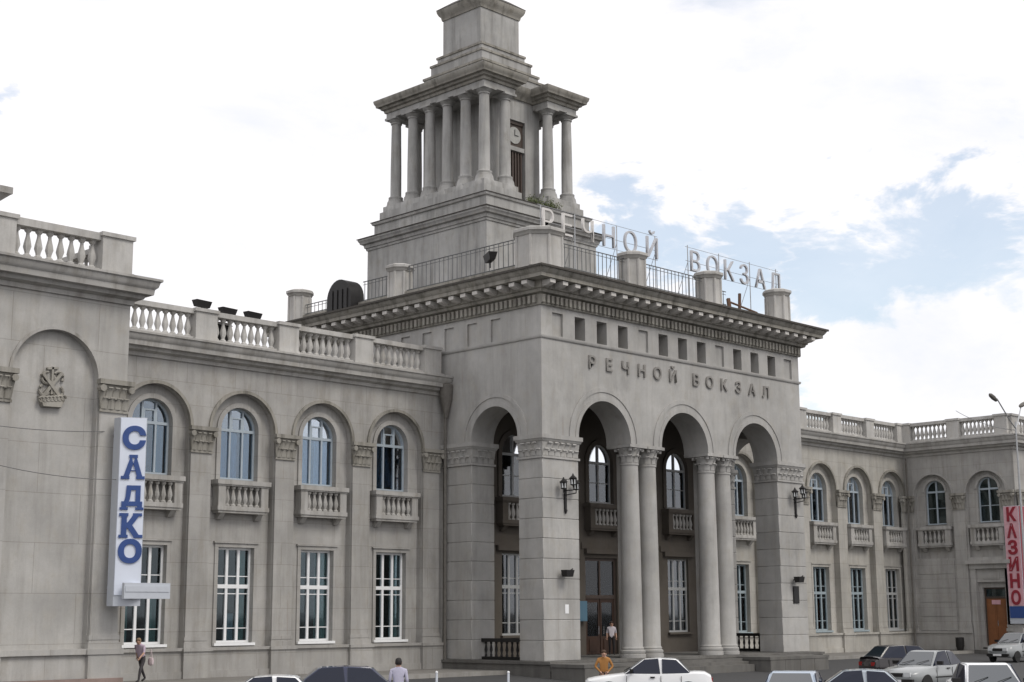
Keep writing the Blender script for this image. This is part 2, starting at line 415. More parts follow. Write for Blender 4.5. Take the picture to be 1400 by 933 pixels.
def pilaster(F, uc, wd, zb, cap, mat, w0=0.0, depth=.12, ztop=9.08):
    mb = MB(); h = wd/2
    mb.box(-h, h, w0-depth, w0, zb+.42, ztop+.02)
    mb.box(-h-.05, h+.05, w0-depth-.05, w0, zb+.28, zb+.42); mb.box(-h-.03, h+.03, w0-depth-.03, w0, zb+.2, zb+.28)
    mb.box(-h-.09, h+.09, w0-depth-.09, w0, zb+.0, zb+.2)
    p = inF('pilaster', mb, mat, ST, F, at=(uc, 0, 0))
    child('capital', cap, None, p, (0, w0-depth+.01, ztop))
    return p

# windows ------------------------------------------------------------
def curtain_mesh(w0, w1, z0, z1, fold=.05, n=40, cut=None):
    vs = []; fs = []
    for i in range(n+1):
        x = w0+(w1-w0)*i/n; y = fold*math.sin(i*1.35)+fold*.4*math.sin(i*.53)
        vs += [(x, y, z0), (x, y, z1 if cut is None else cut(x))]
    for i in range(n): fs.append((2*i, 2*i+2, 2*i+3, 2*i+1))
    return MB().add(vs, fs).mesh('curtain')
def low_window(W=1.8, H=3.92, tr=.59):
    fr = MB(); t = .095; hw = W/2
    fr.box(-hw, -hw+t, 0, .09, 0, H); fr.box(hw-t, hw, 0, .09, 0, H); fr.box(-hw+t, hw-t, 0, .09, 0, t); fr.box(-hw+t, hw-t, 0, .09, H-t, H)
    zt = H*tr; fr.box(-hw+t, hw-t, -.015, .1, zt-.08, zt+.08)
    xs = [-hw+t, -.285, .285, hw-t]
    for x in xs[1:3]:
        fr.box(x-.06, x+.06, -.008, .092, t, zt-.08); fr.box(x-.06, x+.06, -.008, .092, zt+.08, H-t)
    for i in range(3):
        a, b = xs[i]+(.06 if i else 0), xs[i+1]-(.06 if i < 2 else 0)
        for z in (t+.5, zt-.3, zt+.42): fr.box(a, b, .03, .06, z-.018, z+.018)
    cells = []
    for i in range(3):
        for (z0, z1) in ((t, zt-.08), (zt+.08, H-t)):
            a, b = xs[i]+(.06 if i else 0), xs[i+1]-(.06 if i < 2 else 0)
            cells.append(MB().box(a, b, .062, .07, z0, z1).mesh('pane'))
    sill = MB().box(-hw-.12, hw+.12, -.32, .02, -.11, -.002).mesh('sill')
    return dict(frame=fr.mesh('window'), panes=cells, sill=sill, H=H, W=W)
def arch_window(W=1.9, zs=2.12, style=0):
    fr = MB(); t = .085; hw = W/2; rr = hw
    fr.box(-hw, -hw+t, 0, .09, 0, zs); fr.box(hw-t, hw, 0, .09, 0, zs); fr.box(-hw+t, hw-t, 0, .09, 0, t)
    archring(fr, 0, zs, rr-t, rr, 0, .09)
    zt = zs-.02; fr.box(-hw+t, hw-t, -.015, .1, zt-.06, zt+.06)
    cells = []
    def top_pane(a, b):
        ri = rr-t; n = 8; pts = [(a, zt+.06), (b, zt+.06)]
        for i in range(n+1):
            x = b+(a-b)*i/n; pts.append((x, zs+math.sqrt(max(0, ri*ri-x*x))))
        return MB().plate(pts, [], .062, .068).mesh('pane')
    if style == 0:
        xs = [-.32, .32]
        for x in xs:
            fr.box(x-.04, x+.04, -.008, .092, t, zt-.06); zz = zs+math.sqrt((rr-t)**2-x*x); fr.box(x-.04, x+.04, -.008, .092, zt+.06, zz+.01)
        fr.box(-.28, .28, -.01, .094, zt+.5, zt+.56)
        fr.box(-.28, -.22, -.012, .096, zt+.06, zt+.5); fr.box(.22, .28, -.012, .096, zt+.06, zt+.5)
        for (a, b) in ((-hw+t, -.36), (-.28, .28), (.36, hw-t)):
            cells.append(MB().box(a, b, .062, .068, t, zt-.06).mesh('pane')); cells.append(top_pane(a, b))
    else:
        fr.box(-.05, .05, -.008, .092, t, zt-.06); fr.box(-.05, .05, -.008, .092, zt+.06, zs+rr-t+.01)
        for (a, b) in ((-hw+t, -.05), (.05, hw-t)):
            fr.box(a, b, .03, .06, zt*.5-.02, zt*.5+.02)
            cells.append(MB().box(a, b, .062, .068, t, zt-.06).mesh('pane')); cells.append(top_pane(a, b))
    return dict(frame=fr.mesh('window'), panes=cells, sill=MB().box(-hw-.06, hw+.06, -.2, .02, -.07, -.002).mesh('sill'), H=zs, W=W)
LOW = low_window(); LOWN = low_window(1.45, 3.9)
UP = arch_window(); UPN = arch_window(1.5, 2.2, 1); UPL = arch_window(1.9, 2.12, 1)
CUR = {}
def place_window(kind, F, uc, zc, wd, framemat, glassmat, curtains, sillmat=None):
    """curtains: list of (u0,u1,z0,z1,material)"""
    def mm(me, mat):
        key = (me.name, mat)
        if key not in CUR:
            c = me.copy(); c.materials.clear(); c.materials.append(M[mat]); CUR[key] = c
        return CUR[key]
    wdw = inF('window', mm(kind['frame'], framemat), None, ST, F, at=(uc, wd, zc))
    for p in kind['panes']: child('pane', mm(p, glassmat), None, wdw)
    child('sill', mm(kind['sill'], sillmat or framemat), None, wdw)
    for (a, b, z0, z1, m_) in curtains:
        key = ('cur', a, b, z0, z1, m_)
        if key not in CUR:
            c = curtain_mesh(a, b, z0, z1, n=max(6, int((b-a)*22))); c.materials.append(M[m_]); CUR[key] = c
        child('curtain', CUR[key], None, wdw, (0, .2, 0))
    return wdw
BALC = {}
def balcony(F, uc, z0=6.62, wd=2.6, n=6, w0=.28, depth=.48, mat='trim'):
    """little window balcony: slab on two brackets, end piers, balusters, rail"""
    hw = wd/2
    if (wd, n, mat) not in BALC:
        mb = MB()
        mb.box(-hw, hw, -depth, 0, .16, .34); mb.box(-hw+.06, hw-.06, -depth+.05, 0, .06, .16)
        for sx in (-1, 1):
            x = sx*(hw-.35)
            mb.add([(x-.13, 0, .06), (x+.13, 0, .06), (x-.13, -depth+.12, .06), (x+.13, -depth+.12, .06), (x-.13, 0, -.2), (x+.13, 0, -.2), (x-.13, -.12, -.2), (x+.13, -.12, -.2)],
                   [(0, 1, 3, 2), (4, 6, 7, 5), (0, 2, 6, 4), (1, 5, 7, 3), (2, 3, 7, 6), (0, 4, 5, 1)])
            mb.box(min(sx*hw*.97, sx*(hw*.97-.36)), max(sx*hw*.97, sx*(hw*.97-.36)), -depth+.03, -.02, .34, 1.24)
        BALC[(wd, n, mat)] = (mb.mesh('balcony'), MB().box(-hw-.05, hw+.05, -depth-.05, 0, 1.24, 1.43).box(-hw, hw, -depth, 0, 1.18, 1.24).mesh('rail'))
    b0, b1 = BALC[(wd, n, mat)]
    p = inF('balcony', b0, mat, ST, F, at=(uc, w0, z0))
    child('rail', b1, mat, p)
    a = hw*.97-.36
    for i in range(n):
        child('baluster', BALB, None, p, (-a+2*a*(i+.5)/n, -depth+.16, .345))
    return p

CORN = [(0, 12.80), (.08, 12.80), (.10, 12.95), (.30, 13.02), (.34, 13.14), (.52, 13.16), (.54, 13.34), (.62, 13.42), (.66, 13.58), (.72, 13.62), (.72, 13.70), (0, 13.74)]
def cornice_run(F, u0, u1, mat='trim', prof=CORN):
    mb = MB().sweep([(d, z) for d, z in prof], [((u0, 0), (0, -1)), ((u1, 0), (0, -1))])
    return inF('cornice', mb, mat, ST, F)
def roof_balustrade(F, u0, u1, piers, per, w0=-.1, zb=13.7, pw=1.0, mat='pedestal', h=1.42, skip=()):
    """parapet: base course and rail as one part, pedestals and balusters its pieces. piers: list of centre u"""
    mb = MB()
    mb.box(u0, u1, w0, w0+.5, zb-.02, zb+.2)
    p = inF('roof_balustrade', mb, mat, ST, F)
    edges = sorted(piers)
    for i, uc in enumerate(edges):
        q = MB().box(-pw/2, pw/2, w0-.12, w0+.62, zb-.01, zb+h-.14).box(-pw/2-.07, pw/2+.07, w0-.19, w0+.69, zb+h-.14, zb+h)
        q.box(-pw/2-.05, pw/2+.05, w0-.17, w0+.67, zb-.005, zb+.16)
        child('pedestal', q, mat, p, (uc, 0, 0))
    for i in range(len(edges)-1):
        a, b = edges[i]+pw/2, edges[i+1]-pw/2
        child('rail', MB().box(a, b, w0-.02, w0+.52, zb+1.18, zb+h-.03), mat, p)
        if i in skip: continue
        for k in range(per):
            child('baluster', BAL, None, p, (a+(b-a)*(k+.5)/per, w0+.25, zb+.2))
    return p

def arcade_wall(F, u0, u1, centres, hw, wins_low, wins_up, mat, zs=10.15, ztop=12.86, blanks=(), plinth=(), upw=.95, loww=.9, upz=8.12, lowz=1.36, name='wall', back=.3):
    """front plate with tall arched recesses, recessed panel behind with the window holes"""
    mb = MB()
    holes = [arch(c, hw, 1.1, zs) for c in centres]
    mb.plate(rect(u0, u1, 0, ztop), holes, 0, back, back=False)
    hs = [rect(c-loww, c+loww, lowz, lowz+3.92) for c in wins_low] + [arch(c, upw, upz, upz+2.12) for c in wins_up]
    mb.plate(rect(u0, u1, .2, ztop), hs, back, back+.42)
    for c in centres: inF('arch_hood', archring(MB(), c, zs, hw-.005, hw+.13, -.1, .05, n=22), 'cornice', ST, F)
    for c in wins_up:
        archring(mb, c, upz+2.12, upw+.002, upw+.2, back-.08, back+.05, n=18)
        for sx in (-1, 1):
            a, b = c+sx*(upw+.002), c+sx*(upw+.2); mb.box(min(a, b), max(a, b), back-.08, back+.05, upz-.04, upz+2.12)
    for c in wins_low:
        for sx in (-1, 1):
            a, b = c+sx*(loww+.002), c+sx*(loww+.17); mb.box(min(a, b), max(a, b), back-.06, back+.05, lowz-.1, lowz+3.92)
        mb.box(c-loww-.17, c+loww+.17, back-.06, back+.05, lowz+3.925, lowz+4.09); mb.box(c-loww-.24, c+loww+.24, back-.12, back+.05, lowz+4.09, lowz+4.16)
    wl = inF(name, mb, mat, ST, F)
    pl = MB().box(u0, u1, -.14, back+.2, 0, 1.08).box(u0, u1, -.24, back+.2, 1.08, 1.2).box(u0, u1, -.2, 0, 0, .28)
    inF('plinth', pl, mat, ST, F)
    return wl

# ---- wings --------------------------------------------------------
FW = Fr((0, 0, 0), 0)
PL = [-.86-4.27*k for k in range(5)]; WL = [-3.0-4.27*k for k in range(5)]
arcade_wall(FW, XPL, 0, WL, 1.62, WL[:4], WL[:4], 'wall')
for i, uc in enumerate(PL):
    pilaster(FW, uc, 1.0, 1.2, CAPW, 'wall')
    inF('plinth_block', MB().box(-.64, .64, -.3, -.14, 0, 1.06).box(-.68, .68, -.36, -.14, 1.06, 1.19), 'wall', ST, FW, at=(uc, 0, 0))
LC = [[(.28, .8, .1, 3.8, 'curtaing')], [(.2, .8, .1, 3.8, 'curtaing'), (-.8, -.62, .1, 3.8, 'curtainw')], [(.3, .8, .1, 3.8, 'curtaing'), (-.25, .2, .1, 1.2, 'curtainw')], [(.32, .8, .1, 2.2, 'curtaing'), (-.8, -.5, .1, 3.8, 'curtaing')]]
UC = [[(-.8, -.3, .1, 2.2, 'curtainw'), (.3, .82, .1, 2.2, 'curtaing')], [(-.82, .15, .1, 2.2, 'curtainw'), (.34, .82, .1, 2.2, 'curtainb')], [(-.8, -.1, .1, 2.2, 'curtainw'), (.05, .82, .1, 2.0, 'curtainw')], [(-.8, .82, .1, 2.05, 'curtainb')]]
for i, uc in enumerate(WL[:4]):
    place_window(LOW, FW, uc, 1.36, .5, 'white', 'glass', LC[i])
    place_window(UP, FW, uc, 8.12, .5, 'bluepaint', 'glassblue', UC[3-i], 'trim')
    balcony(FW, uc)
cornice_run(FW, XPL, -.02)
roof_balustrade(FW, XPL, 0, [-21.4]+PL[::-1], 9, pw=1.05)

WR = [23.9+4.27*k for k in range(5)]; PR = [21.75+4.27*k for k in range(5)]+[42.3]
arcade_wall(FW, XR, XPR, WR, 1.62, WR, WR, 'warm')
for uc in PR:
    pilaster(FW, uc, 1.0 if uc < 42 else .55, 1.2, CAPW if uc < 42 else CAPS, 'warm')
    if uc < 42: inF('plinth_block', MB().box(-.64, .64, -.3, -.14, 0, 1.06).box(-.68, .68, -.36, -.14, 1.06, 1.19), 'warm', ST, FW, at=(uc, 0, 0))
for i, uc in enumerate(WR):
    place_window(LOW, FW, uc, 1.36, .5, 'softpaint' if i < 4 else 'greypaint', 'glass', [(-.8, .8, .1, 3.8, 'curtains')] if i < 4 else [(-.3, .3, .1, 3.8, 'curtainw')])
    place_window(UP, FW, uc, 8.12, .5, 'bluepaint', 'glassblue', [((-.2, -.82, .1, -.5, -.82)[i], .82, .1, (2.2, 2.2, 2.2, 1.7, 2.2)[i], 'curtains')], 'trim')
    balcony(FW, uc)
cornice_run(FW, XR+.02, XPR)
roof_balustrade(FW, XR, XPR, [21.75, 26.02, 30.3, 34.3, 38.3, 42.2], 9, pw=.95, skip=())

# ---- pavilions -----------------------------------------------------
FPL = Fr((0, YP, 0), 0)
PP = [XPL-.55-4.18*k for k in range(5)]; NP = [XPL-2.64-4.18*k for k in range(4)]
mb = MB(); mb.plate(rect(-40, XPL, 0, 13.0), [arch(c, 1.54, 1.3, 10.2) for c in NP], 0, .25, back=False)
mb.plate(rect(-40, XPL, .2, 12.9), [], .25, .4)
for c in NP: inF('arch_hood', archring(MB(), c, 10.2, 1.535, 1.64, -.05, .05, n=24), 'trim', ST, FPL)
inF('wall', mb, 'pale', ST, FPL)
inF('base_course', MB().box(-40, XPL+.1, -.34, .3, -.4, .5), 'pinkstone', ST, FPL)
inF('plinth', MB().box(-40, XPL, -.12, .3, 0, 1.26).box(-40, XPL+.06, -.24, .3, 1.26, 1.44).box(-40, XPL, -.2, 0, 0, .5), 'pale', ST, FPL)
for uc in PP:
    pilaster(FPL, uc, 1.02, 1.44, CAPW, 'pale', ztop=9.16)
    inF('plinth_block', MB().box(-.6, .6, -.26, -.12, 0, 1.25).box(-.66, .66, -.3, -.12, 1.255, 1.43), 'pale', ST, FPL, at=(uc, 0, 0))
# side faces and body of the pavilion
mb = MB().box(-40, XPL, YP+.4, -.01, 0, 13.0); obj('body', mb, 'pale', ST)
CP = [(d*1.08, z+.12) for d, z in CORN]
mb = MB().sweep(CP, [((-40, YP), (0, -1)), ((XPL, YP), (1, -1)), ((XPL, 0), (1, 0))]); obj('cornice', mb, 'trim', ST)
roof_balustrade(FPL, -40, XPL-.1, [XPL-.62, XPL-4.9, XPL-9.2, XPL-13.4], 8, w0=.02, zb=13.84, pw=1.15, h=1.46)
FPLs = Fr((XPL, 0, 0), 90)
roof_balustrade(FPLs, YP+1.2, 0, [YP+1.2, -.5], 8, w0=.02, zb=13.82, pw=.9, h=1.4)
# flared attic block above the second pedestal
mb = MB(); mb.frustum(0, 0, 15.0, 15.62, .72, .6, .66, .55); mb.frustum(0, 0, 15.62, 15.9, .66, .55, .98, .85); mb.frustum(0, 0, 15.9, 16.12, 1.0, .87, 1.0, .87)
mb.frustum(0, 0, 16.12, 16.3, .7, .6, .3, .25)
obj('attic_block', mb, 'trim', ST, (XPL-5.6, YP+.6, 0))
# relief emblem in the niche
mb = MB()
def bar(p, q, th, d0=.12, d1=0.0):
    a = Vector((p[0], 0, p[1])); b = Vector((q[0], 0, q[1])); dirv = (b-a).normalized(); nn = Vector((-dirv.z, 0, dirv.x))*th/2
    vs = [a+nn, a-nn, b-nn, b+nn]; mb.add([(v.x, -d0, v.z) for v in vs]+[(v.x*1.0, d1, v.z) for v in vs], [(0, 1, 2, 3), (7, 6, 5, 4)]+[(i, (i+1) % 4, 4+(i+1) % 4, 4+i) for i in range(4)])
def curl(cx, cz, rr, a0, a1, th=.05, y=-.07):
    mb.tube([(cx+rr*(1-.35*i/10)*math.cos(R(a0+(a1-a0)*i/10)), y, cz+rr*(1-.35*i/10)*math.sin(R(a0+(a1-a0)*i/10))) for i in range(11)], th, 6)
# garland hull at the foot, crossed anchor and oar, sail curves and ribbon
mb.add([(-.48, 0, .36), (.5, 0, .42), (.34, 0, .02), (-.34, 0, 0), (-.46, -.16, .34), (.48, -.16, .4), (.32, -.2, .04), (-.32, -.2, .02)], [(4, 7, 6, 5), (0, 4, 5, 1), (1, 5, 6, 2), (2, 6, 7, 3), (3, 7, 4, 0)])
bar((-.36, .3), (.34, 1.2), .1); bar((.36, .3), (-.36, 1.1), .1, .15)
curl(-.18, .95, .22, 80, 330); curl(.2, 1.05, .2, -40, 220); curl(-.25, .55, .2, 120, 400); curl(.22, .55, .2, 60, -200)
for i in range(7): curl(-.4+.13*i, .22+.02*i, .1, 0, 300, .035, -.17)
bar((0, .45), (0, 1.36), .07, .1); bar((-.2, 1.28), (.2, 1.34), .07, .1)
inF('relief_emblem', mb, 'cornice', ST, FPL, at=(NP[0]-.02, .25, 9.16))

# right pavilion: side face towards the forecourt and street front
FRS = Fr((XPR, 0, 0), -90)      # u runs towards -Y
cs = [2.12, 5.92]
mb = MB()
mb.plate(rect(0.0, -YP, 0, 12.86), [arch(c, 1.38, 5.95, 10.15) for c in cs]+[rect(cs[1]-1.0, cs[1]+1.0, 0.1, 5.3)], 0, .3, back=False)
mb.plate(rect(0.0, -YP, .2, 12.86), [arch(c, .74, 8.2, 10.4) for c in cs]+[rect(cs[1]-.78, cs[1]+.78, .3, 4.0)], .3, .72)
for c in cs:
    archring(mb, c, 10.15, 1.375, 1.5, -.07, .05, n=20); archring(mb, c, 10.4, .742, .9, .22, .35, n=16)
mb.box(cs[1]-1.35, cs[1]-1.004, -.12, .28, .05, 5.2); mb.box(cs[1]+1.004, cs[1]+1.35, -.12, .28, .05, 5.2)
mb.box(cs[1]-.995, cs[1]+.995, .05, .29, 4.35, 5.19)
mb.box(cs[1]-1.4, cs[1]+1.4, -.2, .3, 5.2, 5.5); mb.box(cs[1]-1.55, cs[1]+1.55, -.42, .3, 5.5, 5.74)
mb.box(cs[1]-.6, cs[1]+.6, .0, .1, 4.55, 4.95)
inF('wall', mb, 'wall', ST, FRS)
# scored courses below the first side window
for k in range(5):
    inF('stone_block', MB().box(-1.3, 1.3, -.05, .0, 1.26+k*.92, 1.26+k*.92+.895), 'wall', ST, FRS, at=(cs[0], 0, 0))
inF('plinth', MB().box(0, cs[1]-1.4, -.14, .3, 0, 1.1).box(0, cs[1]-1.4, -.24, .3, 1.1, 1.22), 'wall', ST, FRS)
inF('base_course', MB().box(0, -YP+.3, -.3, .3, -.4, .04), 'granite', ST, FRS)
inF('plinth', MB().box(cs[1]+1.4, -YP+.14, -.14, .3, 0, 1.1).box(cs[1]+1.4, -YP+.24, -.24, .3, 1.1, 1.22), 'wall', ST, FRS)
for uc, wd in ((.3, .5), (4.02, .8), (7.42, .95)):
    pilaster(FRS, uc, wd, 1.22, CAPS, 'wall')
for i, c in enumerate(cs):
    place_window(UPN, FRS, c, 8.2, .5, 'bluepaint', 'glass', [], 'trim')
    balcony(FRS, c, wd=2.4, n=5)
dr = inF('door', MB().box(-.78, -.68, 0, .12, 0, 3.7).box(.68, .78, 0, .12, 0, 3.7).box(-.68, .68, 0, .12, 3.0, 3.12).box(-.68, .68, 0, .12, 3.6, 3.7), 'darkpaint', ST, FRS, at=(cs[1], .5, .3))
for sx in (-1, 1):
    lf = MB().box(-.335, .335, .03, .09, 0, 2.98).box(-.24, .24, .01, .03, .2, 1.2).box(-.24, .24, .01, .03, 1.4, 2.8)
    child('door_leaf', lf, 'wood', dr, (sx*.345, 0, .01))
child('pane', MB().box(-.68, .68, .05, .06, 3.12, 3.6), 'glass', dr); child('notice', MB().box(-.3, .3, 0, .012, 2.62, 2.9), 'signpink', dr, (0, -.005, 0))
child('handle', MB().tube([(.08, -.06, 1.25), (.08, -.06, 1.6)], .02), 'chrome', dr)
mb = MB().box(XPR+.72, 75, YP+.5, 9, 0, 13.0); obj('body', mb, 'interior', ST)
FRF = Fr((XPR, YP, 0), 0)
mb = MB().plate(rect(.723, 32, 0, 12.86), [arch(2.9+4.2*k, 1.54, 1.3, 10.2) for k in range(7)], 0, .25, back=False); mb.plate(rect(.723, 32, .2, 12.86), [], .25, .4)
inF('wall', mb, 'pale', ST, FRF)
pilaster(FRF, .6, 1.0, 1.22, CAPW, 'pale')
mb = MB().sweep([(d, z) for d, z in CORN], [((XPR, .3), (-1, 0)), ((XPR, YP), (-1, -1)), ((75, YP), (0, -1))]); obj('cornice', mb, 'trim', ST)
roof_balustrade(FRS, 0, -YP, [.3, 3.95, 7.35], 9, pw=.85)
roof_balustrade(FRF, 1.0, 32, [.62, 4.9, 9.1, 13.3], 8, pw=1.0, w0=.1)
# roofs and rear of the wings
obj('roof', MB().box(-40, -.02, .4, 12, 13.55, 13.69), 'roof', ST); obj('roof', MB().box(XR+.02, 75, .4, 12, 13.55, 13.69), 'roof', ST)
obj('roof', MB().box(-40, XPL-.1, YP+.5, .39, 13.55, 13.8), 'roof', ST); obj('roof', MB().box(XPR+.3, 75, YP+.5, .39, 13.55, 13.69), 'roof', ST)
obj('rear_wall', MB().box(-40, 75, 11.6, 12.0, 0, 13.5), 'wall', ST)
obj('floor_slab', MB().box(-40, -.05, .75, 11.5, 6.0, 6.4), 'interior', ST); obj('floor_slab', MB().box(XR+.05, 75, .75, 11.5, 6.0, 6.4), 'interior', ST)
obj('partition', MB().box(-40, -.05, 4.5, 4.7, .1, 13.4), 'interior', ST); obj('partition', MB().box(XR+.05, 75, 4.5, 4.7, .1, 13.4), 'interior', ST)

# ---- central block and portico ---------------------------------------
FP = Fr((0, YF, 0), 0)
AC = [4.26, 10.3, 16.34]; AR = 1.86; ZS = 10.45
def arc_pts(c, rr, zs, n=22): return [(c-rr*math.cos(math.pi*i/n), zs+rr*math.sin(math.pi*i/n)) for i in range(n+1)]
outl = [(XL, ZS)]
for c in AC: outl += arc_pts(c, AR, ZS)
outl += [(XR, ZS), (XR, 16.4), (XL, 16.4)]
SQ = [1.1+1.54*k for k in range(13)]
sqh = [rect(x-.36, x+.36, 15.02, 16.1) for x in SQ]
mb = MB().plate(outl, sqh, 0, 1.5)
for c in AC:
    archring(mb, c, ZS, AR-.003, AR+.2, -.05, .05, n=26); archring(mb, c, ZS, AR+.42, AR+.62, -.06, .05, n=26); archring(mb, c, ZS, AR+.2, AR+.42, -.02, .05, n=26)
inF('portico_wall', mb, 'portico', ST, FP)
for k, x in enumerate(SQ):
    blind = k in (0, 4, 8, 12)
    inF('frieze_panel', MB().box(-.358, .358, .12 if blind else .75, (.12 if blind else .75)+.1, 15.02, 16.1), 'portico' if blind else 'interior', ST, FP, at=(x, 0, 0))  # open squares: dark backing colour stands in for the unlit interior
inF('string_course', MB().sweep([(0, 14.84), (.05, 14.84), (.09, 14.9), (.09, 14.97), (0, 14.99)], [((0, 13.2), (-1, 0)), ((0, YF), (-1, -1)), ((XR, YF), (1, -1)), ((XR, 13.2), (1, 0))]), 'portico', ST, Fr((0, 0, 0), 0))
# left and right side walls (frame u runs from the front back on the right wall, forward on the left wall)
FLS = Fr((XL, 0, 0), -90)
def side(F, sgn):
    # u = sgn * (-y)
    U = lambda y: -y if sgn > 0 else y
    pts = [(U(13.2), 10.43), (U(-1.96), 10.43)] + [(U(-3.5+1.54*math.cos(math.pi*i/22)), 10.43+1.54*math.sin(math.pi*i/22)) for i in range(1, 22)] + [(U(-5.035), 10.43), (U(-5.035), 16.4), (U(13.2), 16.4)]
    hs = [rect(min(U(y-.33), U(y+.33)), max(U(y-.33), U(y+.33)), 15.02, 16.1) for y in [-3.6+1.6*k for k in range(10)]]
    mb = MB().plate(pts, hs, 0, 1.45)
    c = U(-3.5)
    archring(mb, c, 10.43, 1.537, 1.74, -.05, .05, n=24); archring(mb, c, 10.43, 1.96, 2.14, -.06, .05, n=24); archring(mb, c, 10.43, 1.74, 1.96, -.02, .05, n=24)
    inF('portico_wall', mb, 'portico', ST, F)
    for k in range(10):
        inF('frieze_panel', MB().box(-.328, .328, .1, .2, 15.02, 16.1), 'portico', ST, F, at=(U(-3.6+1.6*k), 0, 0))
    inF('frieze_panel', MB().box(-.33, .33, -.0, .012, 15.02, 16.1), 'portico', ST, F, at=(U(-5.2), -.006, 0))
side(FLS, 1); FRW = Fr((XR, 0, 0), 90); side(FRW, -1)
# course-built piers
def pier(x0, x1, y0, y1, mat='portico'):
    p = obj('pier', MB().box(x0+.03, x1-.03, y0+.03, y1-.03, .42, 9.36), mat, ST)
    n = 10; hh = 8.94/n; a = MB().box(0, x1-x0, 0, y1-y0, .011, hh-.011); me = a.mesh('stone_block')
    bm = bmesh.new(); bm.from_mesh(me); bmesh.ops.bevel(bm, geom=bm.edges[:], offset=.018, segments=1, affect='EDGES'); bm.to_mesh(me); bm.free()
    me.materials.append(M[mat])
    for k in range(n): child('stone_block', me, None, p, (x0, y0, .42+k*hh))
    # carved band capital
    c = MB(); cx, cy, a, b = (x0+x1)/2, (y0+y1)/2, (x1-x0)/2, (y1-y0)/2
    c.frustum(cx, cy, 9.36, 9.46, a+.06, b+.06, a+.06, b+.06); c.frustum(cx, cy, 9.46, 10.12, a-.02, b-.02, a+.05, b+.05)
    c.frustum(cx, cy, 10.12, 10.24, a+.08, b+.08, a+.14, b+.14); c.frustum(cx, cy, 10.24, 10.43, a+.16, b+.16, a+.16, b+.16)
    cap = child('capital', c, mat, p)
    lf = MB()
    for (wd, off, rot) in ((x1-x0, b, 0), (x1-x0, b, 180), (y1-y0, a, 90), (y1-y0, a, -90)):
        t = MB(); n = max(3, round(wd/.42))
        for i in range(n):
            leaf(t, -wd/2+wd*(i+.5)/n, 9.48, wd/n*.9, .3, -off, .05); 
            if i < n-1: leaf(t, -wd/2+wd*(i+1)/n, 9.68, wd/n*.9, .4, -off-.01, .09)
        cc, ss = math.cos(R(rot)), math.sin(R(rot))
        lf.add([(cx+x*cc-y*ss, cy+x*ss+y*cc, z) for x, y, z in t.v], t.f)
    child('carving', lf, mat, cap)
    return p
pier(0.004, 2.4, YF+.004, YF+1.5); pier(18.2, XR-.004, YF+.004, YF+1.5); pier(.004, 1.5, -1.96, -.02); pier(19.1, XR-.004, -1.96, -.02)
# paired columns
colp = [(.62, 0), (.62, .16), (.56, .18), (.6, .24), (.6, .33), (.52, .37), (.54, .44), (.5, .5), (.485, .52), (.48, 3), (.46, 6), (.425, 9.02), (.46, 9.05), (.46, 9.13), (.42, 9.16)]
COLM = MB().lathe(colp, n=28); COLM.box(-.66, .66, -.66, .66, -.02, .0)
COLM = COLM.mesh('column'); COLM.materials.append(M['portico'])
def round_capital(r0, h, nl=8):
    mb = MB().lathe([(r0, 0), (r0*1.0, h*.3), (r0*1.12, h*.6), (r0*1.42, h*.84)], n=24)
    for row, (z, hh, o_, k) in enumerate(((.02, h*.42, .09, 0), (h*.36, h*.42, .13, .5))):
        for i in range(nl):
            t = MB(); leaf(t, 0, z, r0*.72, hh, -r0*(1.0 if row == 0 else 1.04), o_)
            a = 2*math.pi*(i+k)/nl; cc, ss = math.cos(a), math.sin(a)
            mb.add([(x*cc-y*ss, x*ss+y*cc, zz) for x, y, zz in t.v], t.f)
    for i in range(4):
        a = math.pi/4+i*math.pi/2; mb.lathe([(r0*.2, -.02), (r0*.24, .05), (r0*.2, .14)], (math.cos(a)*r0*1.5, math.sin(a)*r0*1.5, h*.68), 7)
    mb.box(-r0*1.5, r0*1.5, -r0*1.5, r0*1.5, h*.84, h)
    return mb.mesh('capital')
CAPC = round_capital(.42, .86); CAPC.materials.append(M['portico'])
for xc in (7.28, 13.32):
    co = obj('column_core', MB().box(-.5, .5, -.3, .28, .42, 10.1), 'portico', ST, (xc, -5.36, 0))
    for sx in (-1, 1):
        c = obj('column', COLM, None, ST, (xc+sx*.665, -6.02, .42))
        child('capital', CAPC, None, c, (0, 0, 9.14))
    obj('impost', MB().box(-1.16, 1.16, YF-.08, YF+1.5, 10.3, 10.444).box(-1.2, 1.2, YF-.1, YF+1.5, 10.38, 10.43), 'portico', ST, (xc, 0, 0))
# loggia: floor, ceiling, back wall with door and windows
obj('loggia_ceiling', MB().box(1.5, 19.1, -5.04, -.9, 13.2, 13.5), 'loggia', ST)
YB = -.9; FB = Fr((0, YB, 0), 0)
bw = [3.95, 10.3, 16.65]
mb = MB().plate(rect(1.5, 19.1, .4, 13.2), [arch(c, .95, 8.12, 10.24) for c in bw]+[rect(bw[0]-.9, bw[0]+.9, 1.46, 5.38), rect(bw[2]-.9, bw[2]+.9, 1.46, 5.38), rect(9.05, 11.55, .42, 5.3)], 0, .5)
for c in bw:
    archring(mb, c, 10.24, .952, 1.2, -.1, .05, n=18)
    for sx in (-1, 1):
        a, b = c+sx*.952, c+sx*1.2; mb.box(min(a, b), max(a, b), -.1, .05, 8.1, 10.24)
    mb.box(c-1.3, c+1.3, -.18, .05, 5.5, 5.75); mb.box(c-1.55, c+1.55, -.06, .05, 5.75, 6.05)
for c in (7.1, 13.5): mb.box(c-.45, c+.45, -.14, .05, .42, 12.2); mb.box(c-.55, c+.55, -.2, .05, 9.9, 10.4)
inF('loggia_wall', mb, 'loggia', ST, FB)
